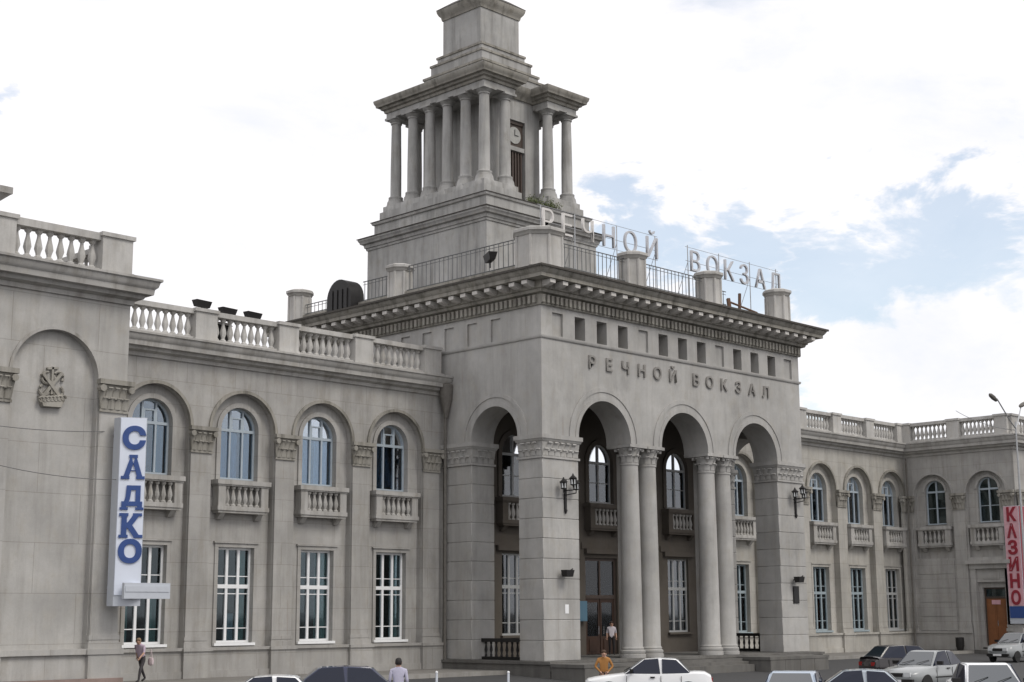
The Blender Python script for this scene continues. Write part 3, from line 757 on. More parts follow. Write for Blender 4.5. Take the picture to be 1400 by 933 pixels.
obj('partition', MB().box(.1, 20.5, 4.2, 4.4, .4, 13.5), 'interior', ST); obj('floor_slab', MB().box(1.5, 19.1, -.38, 4.1, 6.0, 6.4), 'interior', ST)
for i, c in enumerate(bw):
    place_window(UPL, FB, c, 8.12, .12, 'greypaint', 'glassblue', [(-.8, .05, .1, 2.2, 'curtainb')], 'trim')
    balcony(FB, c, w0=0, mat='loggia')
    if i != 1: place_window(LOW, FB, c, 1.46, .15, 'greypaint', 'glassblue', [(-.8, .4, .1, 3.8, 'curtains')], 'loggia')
dr = inF('door', MB().box(-1.25, -1.1, 0, .15, 0, 4.86).box(1.1, 1.25, 0, .15, 0, 4.86).box(-1.1, 1.1, -.02, .16, 2.8, 2.98).box(-1.1, 1.1, 0, .15, 4.72, 4.86).box(-.05, .05, 0, .14, 2.98, 4.72), 'darkpaint', ST, FB, at=(10.3, .12, .43))
for x in (-.555, .555):
    lf = MB().box(-.53, -.42, .03, .1, 0, 2.79).box(.42, .53, .03, .1, 0, 2.79).box(-.42, .42, .03, .1, 0, .9).box(-.42, .42, .03, .1, 2.6, 2.79).box(-.3, .3, .0, .03, .15, .75)
    l = child('door_leaf', lf, 'darkwood', dr, (x, 0, .005)); child('pane', MB().box(-.42, .42, .06, .07, .9, 2.6), 'glass', l); child('handle', MB().tube([(-.36 if x > 0 else .36, -.05, 1.0), (-.36 if x > 0 else .36, -.05, 1.4)], .02), 'chrome', l)
for x in (-.575, .575): child('pane', MB().box(-.52, .52, .06, .07, 2.98, 4.72), 'glass', dr, (x, 0, 0))
# podium and steps
pod = obj('podium', MB().box(-.28, XR+.28, YF-.62, -.02, -.42, .3).box(-.36, XR+.36, YF-.7, -.02, .3, .42), 'granite', ST)
for k in range(5):
    for i in range(11):
        if k > 0 or not True: continue
        child('stone_block', MB().box(-.28+i*1.92+.01, -.28+(i+1)*1.92-.01, YF-.66, YF-.6, .02, .29), 'granite', pod)
for k in range(3): obj('step', MB().box(2.5, 13.1, YF-.7-.36*(k+1), YF-.7-.36*k-.002, -.4, .42-.14*(k+1)), 'granite', ST)
for (xa, xb) in ((13.2, 18.3), (-.3, 2.4)):
    ck_ = obj('stair_cheek', MB().box(xa, xb, YF-2.6, YF-.705, -.42, .2).box(xa-.05, xb+.05, YF-2.66, YF-.705, .2, .34), 'granite', ST)
    nb = round((xb-xa)/1.25)
    for i in range(nb): child('stone_block', MB().box(xa+(xb-xa)*i/nb+.012, xa+(xb-xa)*(i+1)/nb-.012, YF-2.64, YF-2.6, -.4, .185), 'granite', ck_)
# low stone rails with balusters in the side arches
for (xa, F_) in ((.75, None), (19.85, None)):
    p = obj('side_rail', MB().box(-.12, .12, -5.03, -1.97, .43, .56).box(-.14, .14, -5.03, -1.97, 1.22, 1.38), 'iron', ST, (xa, 0, 0))
    me = MB().lathe([(.06, 0), (.06, .08), (.035, .14), (.075, .3), (.035, .55), (.06, .6), (.06, .66)], n=7).mesh('baluster'); me.materials.append(M['iron'])
    for k in range(9): child('baluster', me, None, p, (0, -4.86+k*.34, .56))

# main cornice ----------------------------------------------------------
PATH = [((XL, 13.2), (-1, 0)), ((XL, YF), (-1, -1)), ((XR, YF), (1, -1)), ((XR, 13.2), (1, 0))]
cor = obj('main_cornice', MB().sweep([(0, 16.36), (.1, 16.36), (.12, 16.42), (.12, 16.84), (.3, 16.9), (.34, 17.02), (.42, 17.06), (.42, 17.39), (1.02, 17.40), (1.02, 17.56), (1.07, 17.6), (1.13, 17.68), (1.2, 17.8), (1.2, 17.86), (0, 17.9)], PATH), 'cornice', ST)
child('metal_flashing', MB().sweep([(.9, 17.885), (1.24, 17.862), (1.25, 17.80), (1.27, 17.80), (1.27, 17.9), (.9, 17.94)], PATH), 'lip', cor)
md = MB().box(-.17, .17, -.52, 0, 0, .17).add([(-.15, -.5, 0), (.15, -.5, 0), (.15, 0, 0), (-.15, 0, 0), (-.15, -.3, -.07), (.15, -.3, -.07), (.15, 0, -.1), (-.15, 0, -.1)], [(0, 1, 2, 3), (7, 6, 5, 4), (0, 4, 5, 1), (1, 5, 6, 2), (2, 6, 7, 3), (3, 7, 4, 0)]).mesh('modillion')
md.materials.append(plain('modillion_stone', (.58, .56, .53), .9, var=.15))
n = 26
for k in range(n): child('modillion', md, None, cor, (-.6+(21.8)*(k+.5)/n, YF-.42, 17.2))
for k in range(24): child('modillion', md, None, cor, (XL-.42, YF-.1+.81*k+.25, 17.2), R(-90))
for k in range(24): child('modillion', md, None, cor, (XR+.42, YF-.1+.81*k+.25, 17.2), R(90))
dn = MB()
for k in range(int(20.9/.3)): x = -.12+k*.3; dn.box(x, x+.16, YF-.25, YF-.11, 16.44, 16.8)
for k in range(64):
    y = YF+.15+k*.3; dn.box(XL-.25, XL-.11, y, y+.16, 16.44, 16.8); dn.box(XR+.11, XR+.25, y, y+.16, 16.44, 16.8)
child('dentil_course', dn, 'cornice', cor, kind='stuff')
obj('roof', MB().box(XL, XR, YF+.1, 13.2, 17.6, 17.96), 'roof', ST)
obj('rear_wall', MB().box(XL, XR, 13.0, 13.2, 0, 17.6), 'wall', ST)
# relief lettering on the front
RL = [3.4, 4.62, 5.81, 7.03, 8.23, 9.45, 11.29, 12.43, 13.63, 14.88, 16.1, 17.35]
for ch, x in zip('РЕЧНОЙВОКЗАЛ', RL):
    obj('relief_letter', text_mesh(ch, .6, .09, .018, 1.1), 'letterdark', ST, (x, YF-.045, 13.78))
# roof pedestals and iron railing
def pedestal(x, y, wd, h=2.12):
    a = wd/2/math.cos(math.pi/8)*1.08; ph = math.pi/8
    mb = MB().lathe([(a+.07, 0), (a+.07, .26), (a-.02, .3), (a-.04, h-.36), (a+.02, h-.34), (a+.1, h-.2), (a+.14, h-.18), (a+.14, h-.05), (a-.05, h+.03)], n=8, ph=ph)
    for i in range(8):
        t = ph+i*math.pi/4; cx, cy = math.cos(t)*(a-.03), math.sin(t)*(a-.03)
        mb.lathe([(.075, .3), (.07, h-.37)], (cx, cy, 0), 6)
    return obj('roof_pedestal', mb, 'pedestal', ST, (x, y, 17.95))
PF = [(.8, -5.7, 2.0), (7.3, -5.9, 1.16), (13.5, -5.9, 1.16), (19.75, -5.9, 1.16)]
for p in PF: pedestal(*p)
for p in ((.75, 4.1, 1.1), (.75, 12.5, 1.1), (19.85, 4.1, 1.1), (19.85, 12.5, 1.1)): pedestal(*p)
obj('parapet_curb', MB().box(.4, 20.2, -6.1, -5.7, 17.95, 18.5).box(.5, .9, -4.9, 13.0, 17.95, 18.6).box(19.7, 20.1, -5.3, 13.0, 17.95, 18.6), 'cornice', ST)
def railing(p0, p1, n, z0=18.5, z1=19.72):
    mb = MB(); a = Vector(p0); b = Vector(p1)
    for z in (z0+.1, z1): mb.tube([(a.x, a.y, z), (b.x, b.y, z)], .028, 5)
    mb.tube([(a.x, a.y, z1-.16), (b.x, b.y, z1-.16)], .015, 4)
    rl = obj('roof_railing', mb, 'railgrey', ST)
    d = b-a; me = MB().tube([(0, 0, z0), (0, 0, z1)], .02, 5).mesh('bar'); me.materials.append(M['railgrey'])
    for i in range(n): q = a+d*((i+.5)/n); child('bar', me, None, rl, (q.x, q.y, 0))
railing((1.6, -5.9), (6.7, -5.9), 17); railing((7.9, -5.9), (12.9, -5.9), 17)
railing((.7, -4.9), (.7, 3.5), 26, 18.6, 19.95); railing((.7, 4.7), (.7, 7.0), 8, 18.6, 19.7); railing((.7, 9.3), (.7, 11.9), 8, 18.6, 19.2)
railing((14.1, -5.9), (15.0, -5.9), 2, 18.5, 19.3)
# downpipe with hopper head at the junction of wing and portico, and one at the far inner corner
dp = obj('downpipe', MB().tube([(-.2, -.36, 12.4), (-.2, -.36, .4), (-.2, -.6, .15)], .075, 8), 'pipe', ST)
child('hopper', MB().lathe([(.09, 11.7), (.12, 11.9), (.3, 12.6), (.34, 13.0), (.34, 13.3), (.25, 13.35)], (-.2, -.42, 0), 10), 'pipe', dp)
for x in (25.2, 29.5): obj('downpipe', MB().tube([(x, -.42, 1.4), (x, -.42, .1)], .06, 7), 'rust', ST)
obj('downpipe', MB().tube([(42.3, -.42, 12.7), (42.3, -.42, .1)], .06, 7), 'pipe', ST)

# ---- tower ----------------------------------------------------------
TX, TY = 10.3, 7.95
def tbox(name, ax, ay, z0, z1, mat='tower', parent=ST): return obj(name, MB().frustum(TX, TY, z0, z1, ax, ay, ax, ay), mat, parent)
def tsweep(name, ax, ay, prof, mat='tower'):
    pth = [((TX-ax, TY-ay), (-1, -1)), ((TX+ax, TY-ay), (1, -1)), ((TX+ax, TY+ay), (1, 1)), ((TX-ax, TY+ay), (-1, 1))]
    return obj(name, MB().sweep(prof, pth, closed=True), mat, ST)
tbox('tower_base', 4.42, 4.95, 17.95, 24.0)
tsweep('tower_cornice', 4.4, 4.93, [(0, 23.3), (.08, 23.3), (.1, 23.42), (.16, 23.45), (.2, 23.62), (.34, 23.68), (.38, 23.8), (.44, 23.86), (.44, 23.97), (0, 24.03)])
child('metal_flashing', MB().sweep([(.1, 23.99), (.5, 23.96), (.5, 24.0), (.1, 24.05)], [((TX-4.4, TY-4.93), (-1, -1)), ((TX+4.4, TY-4.93), (1, -1)), ((TX+4.4, TY+4.93), (1, 1)), ((TX-4.4, TY+4.93), (-1, 1))], True), 'lip', bpy.data.objects['tower_cornice'])
tbox('tower_step', 4.16, 4.68, 24.0, 24.88); 
ts = tsweep('tower_ledge', 4.1, 4.6, [(0, 24.78), (.16, 24.82), (.2, 24.9), (.2, 24.97), (0, 25.02)])
child('metal_flashing', MB().sweep([(0, 25.0), (.25, 24.965), (.25, 25.0), (0, 25.045)], [((TX-4.1, TY-4.6), (-1, -1)), ((TX+4.1, TY-4.6), (1, -1)), ((TX+4.1, TY+4.6), (1, 1)), ((TX-4.1, TY+4.6), (-1, 1))], True), 'lip', ts)
# stylobates under the two side colonnades
CXH, CYH = 3.37, 3.71
tcol = [(.45, 0), (.45, .1), (.40, .13), (.43, .2), (.43, .27), (.35, .32), (.325, .36), (.32, 2), (.28, 4.72), (.335, 4.75), (.335, 4.82), (.30, 4.84)]
TC = MB().lathe(tcol, n=22).mesh('tower_column'); TC.materials.append(M['tower'])
TCC = MB().lathe([(.30, 0), (.37, .06), (.45, .14), (.48, .17)], n=22).box(-.49, .49, -.49, .49, .17, .3).mesh('capital'); TCC.materials.append(M['tower'])
BOX = MB().lathe([(.58, 0), (.63, .1), (.64, .5), (.56, .62), (.53, .72), (.5, .9)], n=20).mesh('column_pedestal'); BOX.materials.append(M['tower'])
for sx in (-1, 1):
    cx = TX+sx*CXH; cx2 = TX+sx*(CXH-1.62); xm = (cx+cx2)/2
    obj('stylobate', MB().frustum(xm, TY, 25.02, 25.55, .81+.66, CYH+.66, .81+.66, CYH+.66).frustum(xm, TY, 25.55, 25.9, .81+.52, CYH+.52, .81+.52, CYH+.52), 'tower', ST)
    pts = [(cx, TY-CYH+2*CYH*i/5) for i in range(6)]+[(cx2, TY-CYH), (cx2, TY+CYH)]
    for (x, y) in pts:
        c = obj('tower_column', TC, None, ST, (x, y, 26.18)); child('capital', TCC, None, c, (0, 0, 4.82)); child('column_pedestal', BOX, None, c, (0, 0, -.9))
    # entablature, with its own cornice running round the colonnade
    ent = obj('entablature', MB().frustum(xm, TY, 31.28, 31.8, .81+.42, CYH+.42, .81+.42, CYH+.42), 'tower', ST)
    a, b = .81+.42, CYH+.42
    pr = [(0, 31.62), (.08, 31.62), (.12, 31.76), (.24, 31.82), (.28, 31.94), (.45, 31.97), (.47, 32.1), (.52, 32.16), (.56, 32.3), (.56, 32.38), (0, 32.5)]
    pa = [((xm-a, TY-b), (-1, -1)), ((xm+a, TY-b), (1, -1)), ((xm+a, TY+b), (1, 1)), ((xm-a, TY+b), (-1, 1))]
    tc_ = child('cornice', MB().sweep(pr, pa, True), 'cornice', ent)
    child('roof', MB().frustum(xm, TY, 32.38, 32.62, a+.5, b+.5, a-.4, b-.4), 'roof', ent)
# cella with clock
cel = obj('tower_core', MB().plate([(TX-1.9, 25.0), (TX+1.9, 25.0), (TX+1.9, 32.3), (TX-1.9, 32.3)], [rect(TX-.72, TX+.72, 25.3, 30.4)], 5.05, 5.4).box(TX-1.9, TX+1.9, 5.75, 10.9, 25.0, 32.4).box(TX-1.9, TX-1.0, 5.4, 5.75, 25, 32.4).box(TX+1.0, TX+1.9, 5.4, 5.75, 25, 32.4), 'tower', ST)
child('cornice', MB().sweep([(0, 31.66), (.1, 31.66), (.2, 31.86), (.32, 31.98), (.42, 32.16), (.46, 32.36), (0, 32.45)], [((TX-1.9, 5.05), (0, -1)), ((TX+1.9, 5.05), (0, -1))]), 'cornice', cel)
child('niche_panel', MB().box(TX-.7, TX+.7, 5.3, 5.38, 25.3, 28.6), 'interior', cel)
for i in range(6): child('slat', MB().box(TX-.66+.23*i, TX-.66+.23*i+.1, 5.2, 5.3, 25.35, 28.55), 'darkpaint', cel)
child('niche_band', MB().box(TX-.715, TX+.715, 5.1, 5.38, 28.6, 28.85), 'tower', cel)
ck = child('clock', MB().box(TX-.7, TX+.7, 5.24, 5.38, 28.86, 30.38).box(TX-.7, TX+.7, 5.16, 5.24, 30.2, 30.38), 'darkpaint', cel)
dial = MB(); dial.lathe([(.5, 0), (.5, .05)], n=28); d2 = MB().add([(TX+x, 5.24-z, 29.55+y) for x, y, z in dial.v], dial.f)
child('clock_face', d2, 'dialgrey', ck)
child('clock_hand', MB().add([(TX-.02, 5.17, 29.5), (TX+.03, 5.17, 29.5), (TX+.03, 5.17, 29.9), (TX-.02, 5.17, 29.9)], [(0, 1, 2, 3)]).box(TX-.02, TX+.3, 5.165, 5.18, 29.53, 29.57), 'iron', ck)
# attic steps, lantern block and cap
for (ax, ay, z0, z1) in ((2.95, 3.3, 32.3, 32.95), (2.29, 2.5, 32.95, 33.72), (2.04, 2.16, 33.72, 34.5), (1.78, 1.88, 34.5, 35.02)):
    t_ = tbox('attic_step', ax, ay, z0, z1-.06); child('cap_course', MB().frustum(TX, TY, z1-.13, z1, ax+.06, ay+.06, ax+.06, ay+.06), 'cornice', t_)
tbox('lantern_block', 1.58, 1.6, 35.0, 37.5)
tsweep('lantern_cornice', 1.58, 1.6, [(0, 37.3), (.06, 37.3), (.1, 37.5), (.2, 37.62), (.28, 37.8), (.3, 37.95), (0, 38.0)], 'cornice')
obj('roof', MB().frustum(TX, TY, 37.97, 38.5, 1.9, 1.92, 1.2, 1.2).frustum(TX, TY, 38.5, 40.5, .9, .9, .8, .8), 'roof', ST)

# ------------------------------------------------------------------ pixel -> place helpers (photo is 1400 x 933)
def pray(x, y): return f*2034.08 + r2*(x-700) - u2*(y-466.5)
def onz(x, y, z): d = pray(x, y); return CAM + d*((z-CAM.z)/d.z)
def ony(x, y, Y): d = pray(x, y); return CAM + d*((Y-CAM.y)/d.y)
def onx(x, y, X): d = pray(x, y); return CAM + d*((X-CAM.x)/d.x)
ROAD = -.405

# ------------------------------------------------------------------ roof sign: open letters on a frame
rs = thing('roof_sign', 'rooftop sign of open framed letters reading РЕЧНОЙ ВОКЗАЛ above the portico', 'sign', (0, -5.55, 18.0))
SX = [1.55, 2.9, 4.4, 5.95, 7.6, 9.3, 12.85, 14.35, 15.8, 17.2, 18.7, 20.15]
fr = MB()
for z in (2.25, 2.75, 3.5): fr.tube([(1.0, .12, z), (9.9, .12, z)], .013, 4); fr.tube([(12.2, .12, z-.1), (20.6, .12, z-.1)], .013, 4)
for x in (1.2, 3.6, 6.7, 9.7, 12.4, 15.1, 17.9, 20.4):
    fr.tube([(x, .12, -.05), (x, .12, 3.5)], .025, 4); fr.tube([(x, 1.3, -.05), (x, .12, 2.6)], .018, 4)
child('frame', fr, 'galv', rs)
for i, (ch, x) in enumerate(zip('РЕЧНОЙВОКЗАЛ', SX)):
    me = text_mesh(ch, 1.12, .12, -.012, 1.0)
    child('letter', me, plain('letter_paint_pale' if i < 3 else 'letter_paint_grey', (.62, .6, .58) if i < 3 else (.48, .49, .52), .6, var=.2), rs, (x, 0, 2.25 if i < 6 else 2.12))

# ------------------------------------------------------------------ street signs
# САДКО: wedge-shaped box sign on the pavilion's corner pilaster
bs = thing('box_sign', 'tall white vertical sign with blue letters САДКО on the pavilion corner', 'sign', (0, 0, 0))
A = ony(159.5, 700, -8.75); B = ony(196.5, 700, -9.15); Lp = ony(151, 700, -8.3); C_ = Vector((B.x-.12, -8.3, 0))
A = Vector((A.x, -8.75)); B = Vector((B.x, -9.15)); Lp = Vector((Lp.x, -8.3)); C_ = Vector((C_.x, C_.y))
zt, zb = ony(183, 571, -8.95).z, ony(163, 829, -8.75).z
pl = [Lp, A, B, C_]
mb = MB().add([(p.x, p.y, z) for z in (zb, zt) for p in pl], [(3, 2, 1, 0), (4, 5, 6, 7)]+[(i, (i+1) % 4, 4+(i+1) % 4, 4+i) for i in range(4)])
child('cabinet', mb, 'signgrey', bs)
d = (B-A).normalized(); nrm = Vector((d.y, -d.x)); ang = math.atan2(d.y, d.x); W_ = (B-A).length
child('face_panel', MB().box(.02, W_-.02, -.03, -.003, zb+.35, zt-.03), 'signwhite', bs, (A.x, A.y, 0), ang)
for ch, py in zip('САДКО', (599, 639, 681, 719, 754)):
    z = ony(183, py, -8.95).z; me = text_mesh(ch, .72, .05, .07, 1.0)
    if ch in 'АДК':
        xs_ = [v.co.x for v in me.vertices]; zs_ = [v.co.z for v in me.vertices]; bm = bmesh.new(); bm.from_mesh(me)
        sf = MB(); zl = min(zs_); zh_ = max(zs_)
        feet = ((min(xs_)+.1, zl), (max(xs_)-.1, zl)) if ch != 'К' else ((min(xs_)+.08, zl), (max(xs_)-.1, zl), (min(xs_)+.08, zh_-.1), (max(xs_)-.14, zh_-.1))
        for (fx, fz) in feet: sf.box(fx-.16, fx+.16, -.024, .024, fz, fz+.1)
        if ch in 'АД': sf.box(-.16, .16, -.024, .024, zh_-.1, zh_)
        ex_ = bpy.data.meshes.new('x'); ex_.from_pydata(sf.v, [], sf.f); bm.from_mesh(ex_); bm.to_mesh(me); bm.free()
    zs_ = [v.co.z for v in me.vertices]; xs_ = [v.co.x for v in me.vertices]; kz = .80/(max(zs_)-min(zs_)); kx = .76/(max(xs_)-min(xs_)); x0_ = (max(xs_)+min(xs_))/2
    for v in me.vertices: v.co.z *= kz; v.co.x = (v.co.x-x0_)*kx
    cz = (min(v.co.z for v in me.vertices)+max(v.co.z for v in me.vertices))/2
    p = A + d*(W_*.54)+nrm*.05
    child('letter', me, 'signblue', bs, (p.x, p.y, z-cz), ang)
for z in (zt-.5, (zt+zb)/2, zb+.6): child('bracket', MB().box(Lp.x+.1, Lp.x+.16, YP-.25, YP-.05, z-.04, z+.04).box(Lp.x+.3, Lp.x+.36, YP-.4, YP-.05, z-.04, z+.04), 'galv', bs)
p0 = ony(168, 797, -9.1); p1 = ony(230, 819, -9.1)
o = obj('sign_board', MB().box(p0.x, p1.x, -9.2, -9.06, p1.z, p0.z).box(p0.x+.04, p1.x-.04, -9.22, -9.2, p1.z+.22, p0.z-.1), 'signgrey'); 
tag(o, 'small pale grey board fixed sideways under the blue lettered sign', 'sign')
child('bracket', MB().box(p0.x+.1, p0.x+.18, -9.06, -8.4, p0.z-.2, p0.z-.12), 'galv', o)
# КАЗИНО on the far pavilion corner
ks = thing('casino_sign', 'tall red and white vertical sign with letters КАЗИНО on the far pavilion', 'sign', (0, 0, 0))
xk = XPR-.3; q0 = onx(1371.5, 700, xk); q1 = onx(1392.5, 700, xk); zt = onx(1380, 692, xk).z; zb = onx(1380, 853, xk).z
child('cabinet', MB().box(xk, xk+3.0, q1.y, YP-.16, zb, zt).box(xk, XPR-.16, YP-.16, q0.y, zb, zt), 'signgrey', ks)
FK = Fr((xk, 0, 0), -90)
ua, ub = -q0.y, -q1.y; zsp = zb+(zt-zb)*.15
child('face_panel', MB().box(ua+.03, ub-.03, -.03, -.003, zsp, zt-.03), 'signpink', ks, (xk, 0, 0), R(-90))
child('face_panel', MB().box(ua+.03, ub-.03, -.03, -.003, zb+.35, zsp-.03), 'signblue', ks, (xk, 0, 0), R(-90))
child('face_panel', MB().box(.03, 2.97, -.03, -.003, zsp, zt-.03), 'signred', ks, (xk, q1.y, 0))
hh = (zt-zsp)/6
for i, ch in enumerate('КАЗИНО'):
    me = text_mesh(ch, hh*.8, .05, .05, 1.0); wd_ = max(v.co.x for v in me.vertices)-min(v.co.x for v in me.vertices)
    for v in me.vertices: v.co.x *= (ub-ua)*.62/wd_
    child('letter', me, 'signred', ks, (xk-.05, -(ua+ub)/2, zt-hh*(i+.9)), R(-90))
    me2 = text_mesh(ch, hh*.7, .05, .02); child('letter', me2, 'signpink', ks, (xk+1.3, q1.y-.05, zt-hh*(i+.88)))

# ------------------------------------------------------------------ fittings on the portico piers
def lantern(x, z, label, s=1.0):
    t = thing('wall_lantern', label, 'lamp', (x, YF-.02, z), group='wall lanterns on the portico piers')
    mb = MB(); mb.box(-.06, .06, -.06, .05, -.75, .6); mb.tube([(0, -.05, .1), (0, -.5, .1), (0, -.5, .3)], .03); mb.tube([(-.42, -.3, 0), (0, -.05, -.1), (.42, -.3, 0)], .03); mb.tube([(-.42, -.3, -.02), (-.42, -.3, .14)], .025); mb.tube([(.42, -.3, -.02), (.42, -.3, .14)], .025)
    mb.lathe([(.02, -.95), (.08, -.8), (.05, -.7)], (0, -.04, 0), 8)
    child('bracket', mb, 'iron', t)
    for (a, b, c) in ((0, -.5, .3), (-.42, -.3, .12), (.42, -.3, .12)):
        l = child('lantern', MB().lathe([(.06, 0), (.13, .03), (.16, .3), (.2, .33), (.06, .45), (.02, .55)], (a, b, c), 6), 'iron', t)
        child('glass', MB().lathe([(.135, .06), (.15, .27)], (a, b, c), 6, .26), 'lampglass', l)
    return t
lantern(1.45, 7.85, 'black iron triple lantern on the front pier at the portico corner beside the wing')
lantern(19.75, 8.4, 'black iron triple lantern on the front pier at the portico end by the casino sign')
def floodlight(x, z, label, rz=0):
    t = thing('floodlight', label, 'floodlight', (x, YF-.02, z), rz, group='floodlights on the portico piers')
    child('bracket', MB().box(-.04, .04, -.3, .0, -.05, .03).tube([(0, -.28, 0), (.25, -.42, .2)], .03), 'iron', t)
    child('housing', MB().frustum(0, -.34, -.16, .14, .2, .14, .26, .18), 'iron', t)
    return t
floodlight(1.2, 4.25, 'small black floodlight below the lantern on the corner pier beside the wing')
floodlight(19.35, 4.2, 'small black floodlight above the dark plaque on the far portico pier')
o = obj('wall_plaque', MB().box(-.24, .24, -.05, .0, -.42, .42).box(-.27, .27, -.03, .0, -.45, .45), 'iron', None, (19.5, YF-.005, 3.4)); tag(o, 'dark rectangular plaque on the far portico pier', 'plaque')
o = obj('paper_notice', MB().box(-.12, .12, -.012, 0, -.2, .2).box(-.1, .1, -.014, -.012, -.17, .17), 'white', None, (1.5, YF-.003, 2.68)); tag(o, 'small white paper notice stuck on the corner pier', 'notice')
o = obj('notice_board', MB().box(-.3, .3, -.07, 0, -.55, .55).box(-.26, .26, -.08, -.07, -.5, .5), 'iron', None, (18.55, YB-.01, 2.0)); tag(o, 'black notice board on the loggia wall beside the ground-floor window', 'board')
o = obj('information_board', MB().box(-.5, .5, -.08, 0, -.5, .5).box(-.45, .45, -.09, -.08, -.45, .45), plain('board_blue', (.10, .20, .28), .5), None, (8.4, YB-.16, 2.6)); tag(o, 'pale blue information board beside the wooden entrance door', 'board')

# ------------------------------------------------------------------ things on the roofs
t = thing('roof_hatch_hood', 'dark rusty round-topped metal hood on the portico roof edge', 'vent', (.45, 8.15, 17.96))
mb = MB(); n = 14
prof = [(-1.0, 0), (-1.0, .9)]+[(-1.0*math.cos(math.pi*i/n), .9+1.05*math.sin(math.pi*i/n)) for i in range(1, n)]+[(1.0, .9), (1.0, 0)]
vs = [(x, y, z) for x in (-.45, .45) for (y, z) in prof]; m_ = len(prof)
mb.add(vs, [(i, (i+1) % m_, m_+(i+1) % m_, m_+i) for i in range(m_)]+[tuple(range(m_-1, -1, -1)), tuple(range(m_, 2*m_))])
child('hood', mb, 'iron', t)
for y in (-.6, -.2, .2, .6): child('louver', MB().box(-.5, -.45, y-.12, y+.12, .2, 1.4), 'iron', t)
def roof_flood(p, label, rz, s=1.0):
    t = thing('roof_floodlight', label, 'floodlight', p, rz, group='floodlights on the roof edge')
    child('post', MB().tube([(0, 0, 0), (0, 0, .35*s)], .03*s), 'iron', t); child('housing', MB().frustum(0, 0, .3*s, .62*s, .42*s, .12*s, .5*s, .2*s), 'iron', t)
roof_flood((.25, -3.0, 18.7), 'black floodlight on the portico roof railing beside the corner pedestal', R(60), 1.1)
for x, lb in ((-13.7, 'on a pedestal of the wing balustrade'), (-12.4, 'on the wing balustrade rail next to the pedestal with a floodlight'), (-11.1, 'at the portico end of that balustrade bay on the wing')):
    roof_flood((x, .15, 14.86 if x > -13 else 15.0), 'low black floodlight '+lb, R(8), .85)
t = thing('roof_vent_box', 'low dark metal vent box behind the wing balustrade', 'vent', (-12.6, 1.0, 13.7))
child('body', MB().box(-.9, .7, -.35, .35, 0, 1.05), 'iron', t); child('lid', MB().frustum(-.1, 0, 1.05, 1.2, .9, .42, .7, .25), 'lip', t)
t = thing('roof_debris', 'dark broken railing stubs between the last two roof pedestals', 'railing', (16.2, -5.9, 18.5))
mb = MB(); mb.tube([(0, 0, 0), (.05, 0, .9)], .09, 5); mb.tube([(-.9, 0, 0), (-.85, .1, .5)], .12, 5); mb.tube([(-.9, 0, .3), (1.6, 0, .05)], .06, 5); child('stub', mb, 'rust', t)
# weed tuft on the tower ledge
wd_ = MB(); rnd = random.Random(4)
for k in range(46):
    x = rnd.uniform(-1.3, 1.3); y = rnd.uniform(-.15, .2); h = rnd.uniform(.2, .72)*(1-.35*abs(x)/1.3); tx, ty = x+rnd.uniform(-.25, .25), y+rnd.uniform(-.25, .1)
    wd_.tube([(x, y, 0), ((x+tx)/2, (y+ty)/2, h*.55), (tx, ty, h)], [.012, .009, .004], 4)
    for q in range(22):
        t_ = rnd.uniform(.15, 1.0); c = Vector((x+(tx-x)*t_, y+(ty-y)*t_, h*t_))+Vector((rnd.gauss(0, .07), rnd.gauss(0, .07), rnd.gauss(0, .04)))
        a = Vector((rnd.gauss(0, 1), rnd.gauss(0, 1), rnd.gauss(0, .6))).normalized()*rnd.uniform(.03, .065); b = a.cross(Vector((rnd.gauss(0, 1), rnd.gauss(0, 1), 1.2))).normalized()*a.length*.5
        wd_.add([c-a, c+b, c+a, c-b], [(0, 1, 2, 3)])
o = obj('weed_tuft', wd_, 'leaf', None, (10.75, 3.42, 25.0)); tag(o, 'green weeds growing on the tower ledge below the clock', 'plant')

# ------------------------------------------------------------------ street lamp, wires, bin, bollards
lp = ony(1388, 900, -12.0); LX = ony(1388, 575, -12.0).x
sl_ = thing('street_lamp', 'tall grey street lamp with two slanting arms before the far pavilion', 'street lamp', (LX, -12.0, -.2))
child('pole', MB().tube([(0, 0, -.2), (0, 0, 5), (0, 0, 13.7)], [.1, .08, .045], 8), 'galv', sl_)
for (px, py) in ((1357, 543), (1399, 553)):
    h = ony(px, py, -12.0); dx = h.x-LX; zz = h.z+.2
    child('arm', MB().tube([(0, 0, 13.3), (dx*.25, 0, 13.7), (dx*.8, 0, zz-.05)], .04, 6), 'galv', sl_)
    child('lamp_head', MB().lathe([(.02, -.55), (.1, -.45), (.14, -.1), (.12, .25), (.04, .4)], (0, 0, 0), 8).mesh('lamp_head'), 'pipe', sl_, (dx, 0, zz)).rotation_euler = (0, R(-70 if dx < 0 else 70), 0)
def wire(p, q, sag, label, rad=.012):
    p, q = Vector(p), Vector(q)
    pts = [p.lerp(q, i/16)-Vector((0, 0, sag*4*(i/16)*(1-i/16))) for i in range(17)]
    o = obj('overhead_wire', MB().tube(pts, rad, 4), 'wire'); tag(o, label, 'wire')
wire(ony(-60, 574, -9.5), ony(151, 590, -8.0), .12, 'upper thin cable running across the pavilion wall to the blue lettered sign')
wire(ony(-60, 620, -9.5), ony(163, 656, -8.6), .2, 'lower thin cable running across the pavilion wall to the blue lettered sign')
wire((LX, -12, 13.0), ony(1307, 562, -3), .25, 'cable slung from the street lamp to the far wing roof', .02)
p = onx(1315, 886, 42.0)
t = thing('litter_bin', 'small black litter bin beside the wooden side door', 'bin', (p.x-.2, p.y, 0.0))
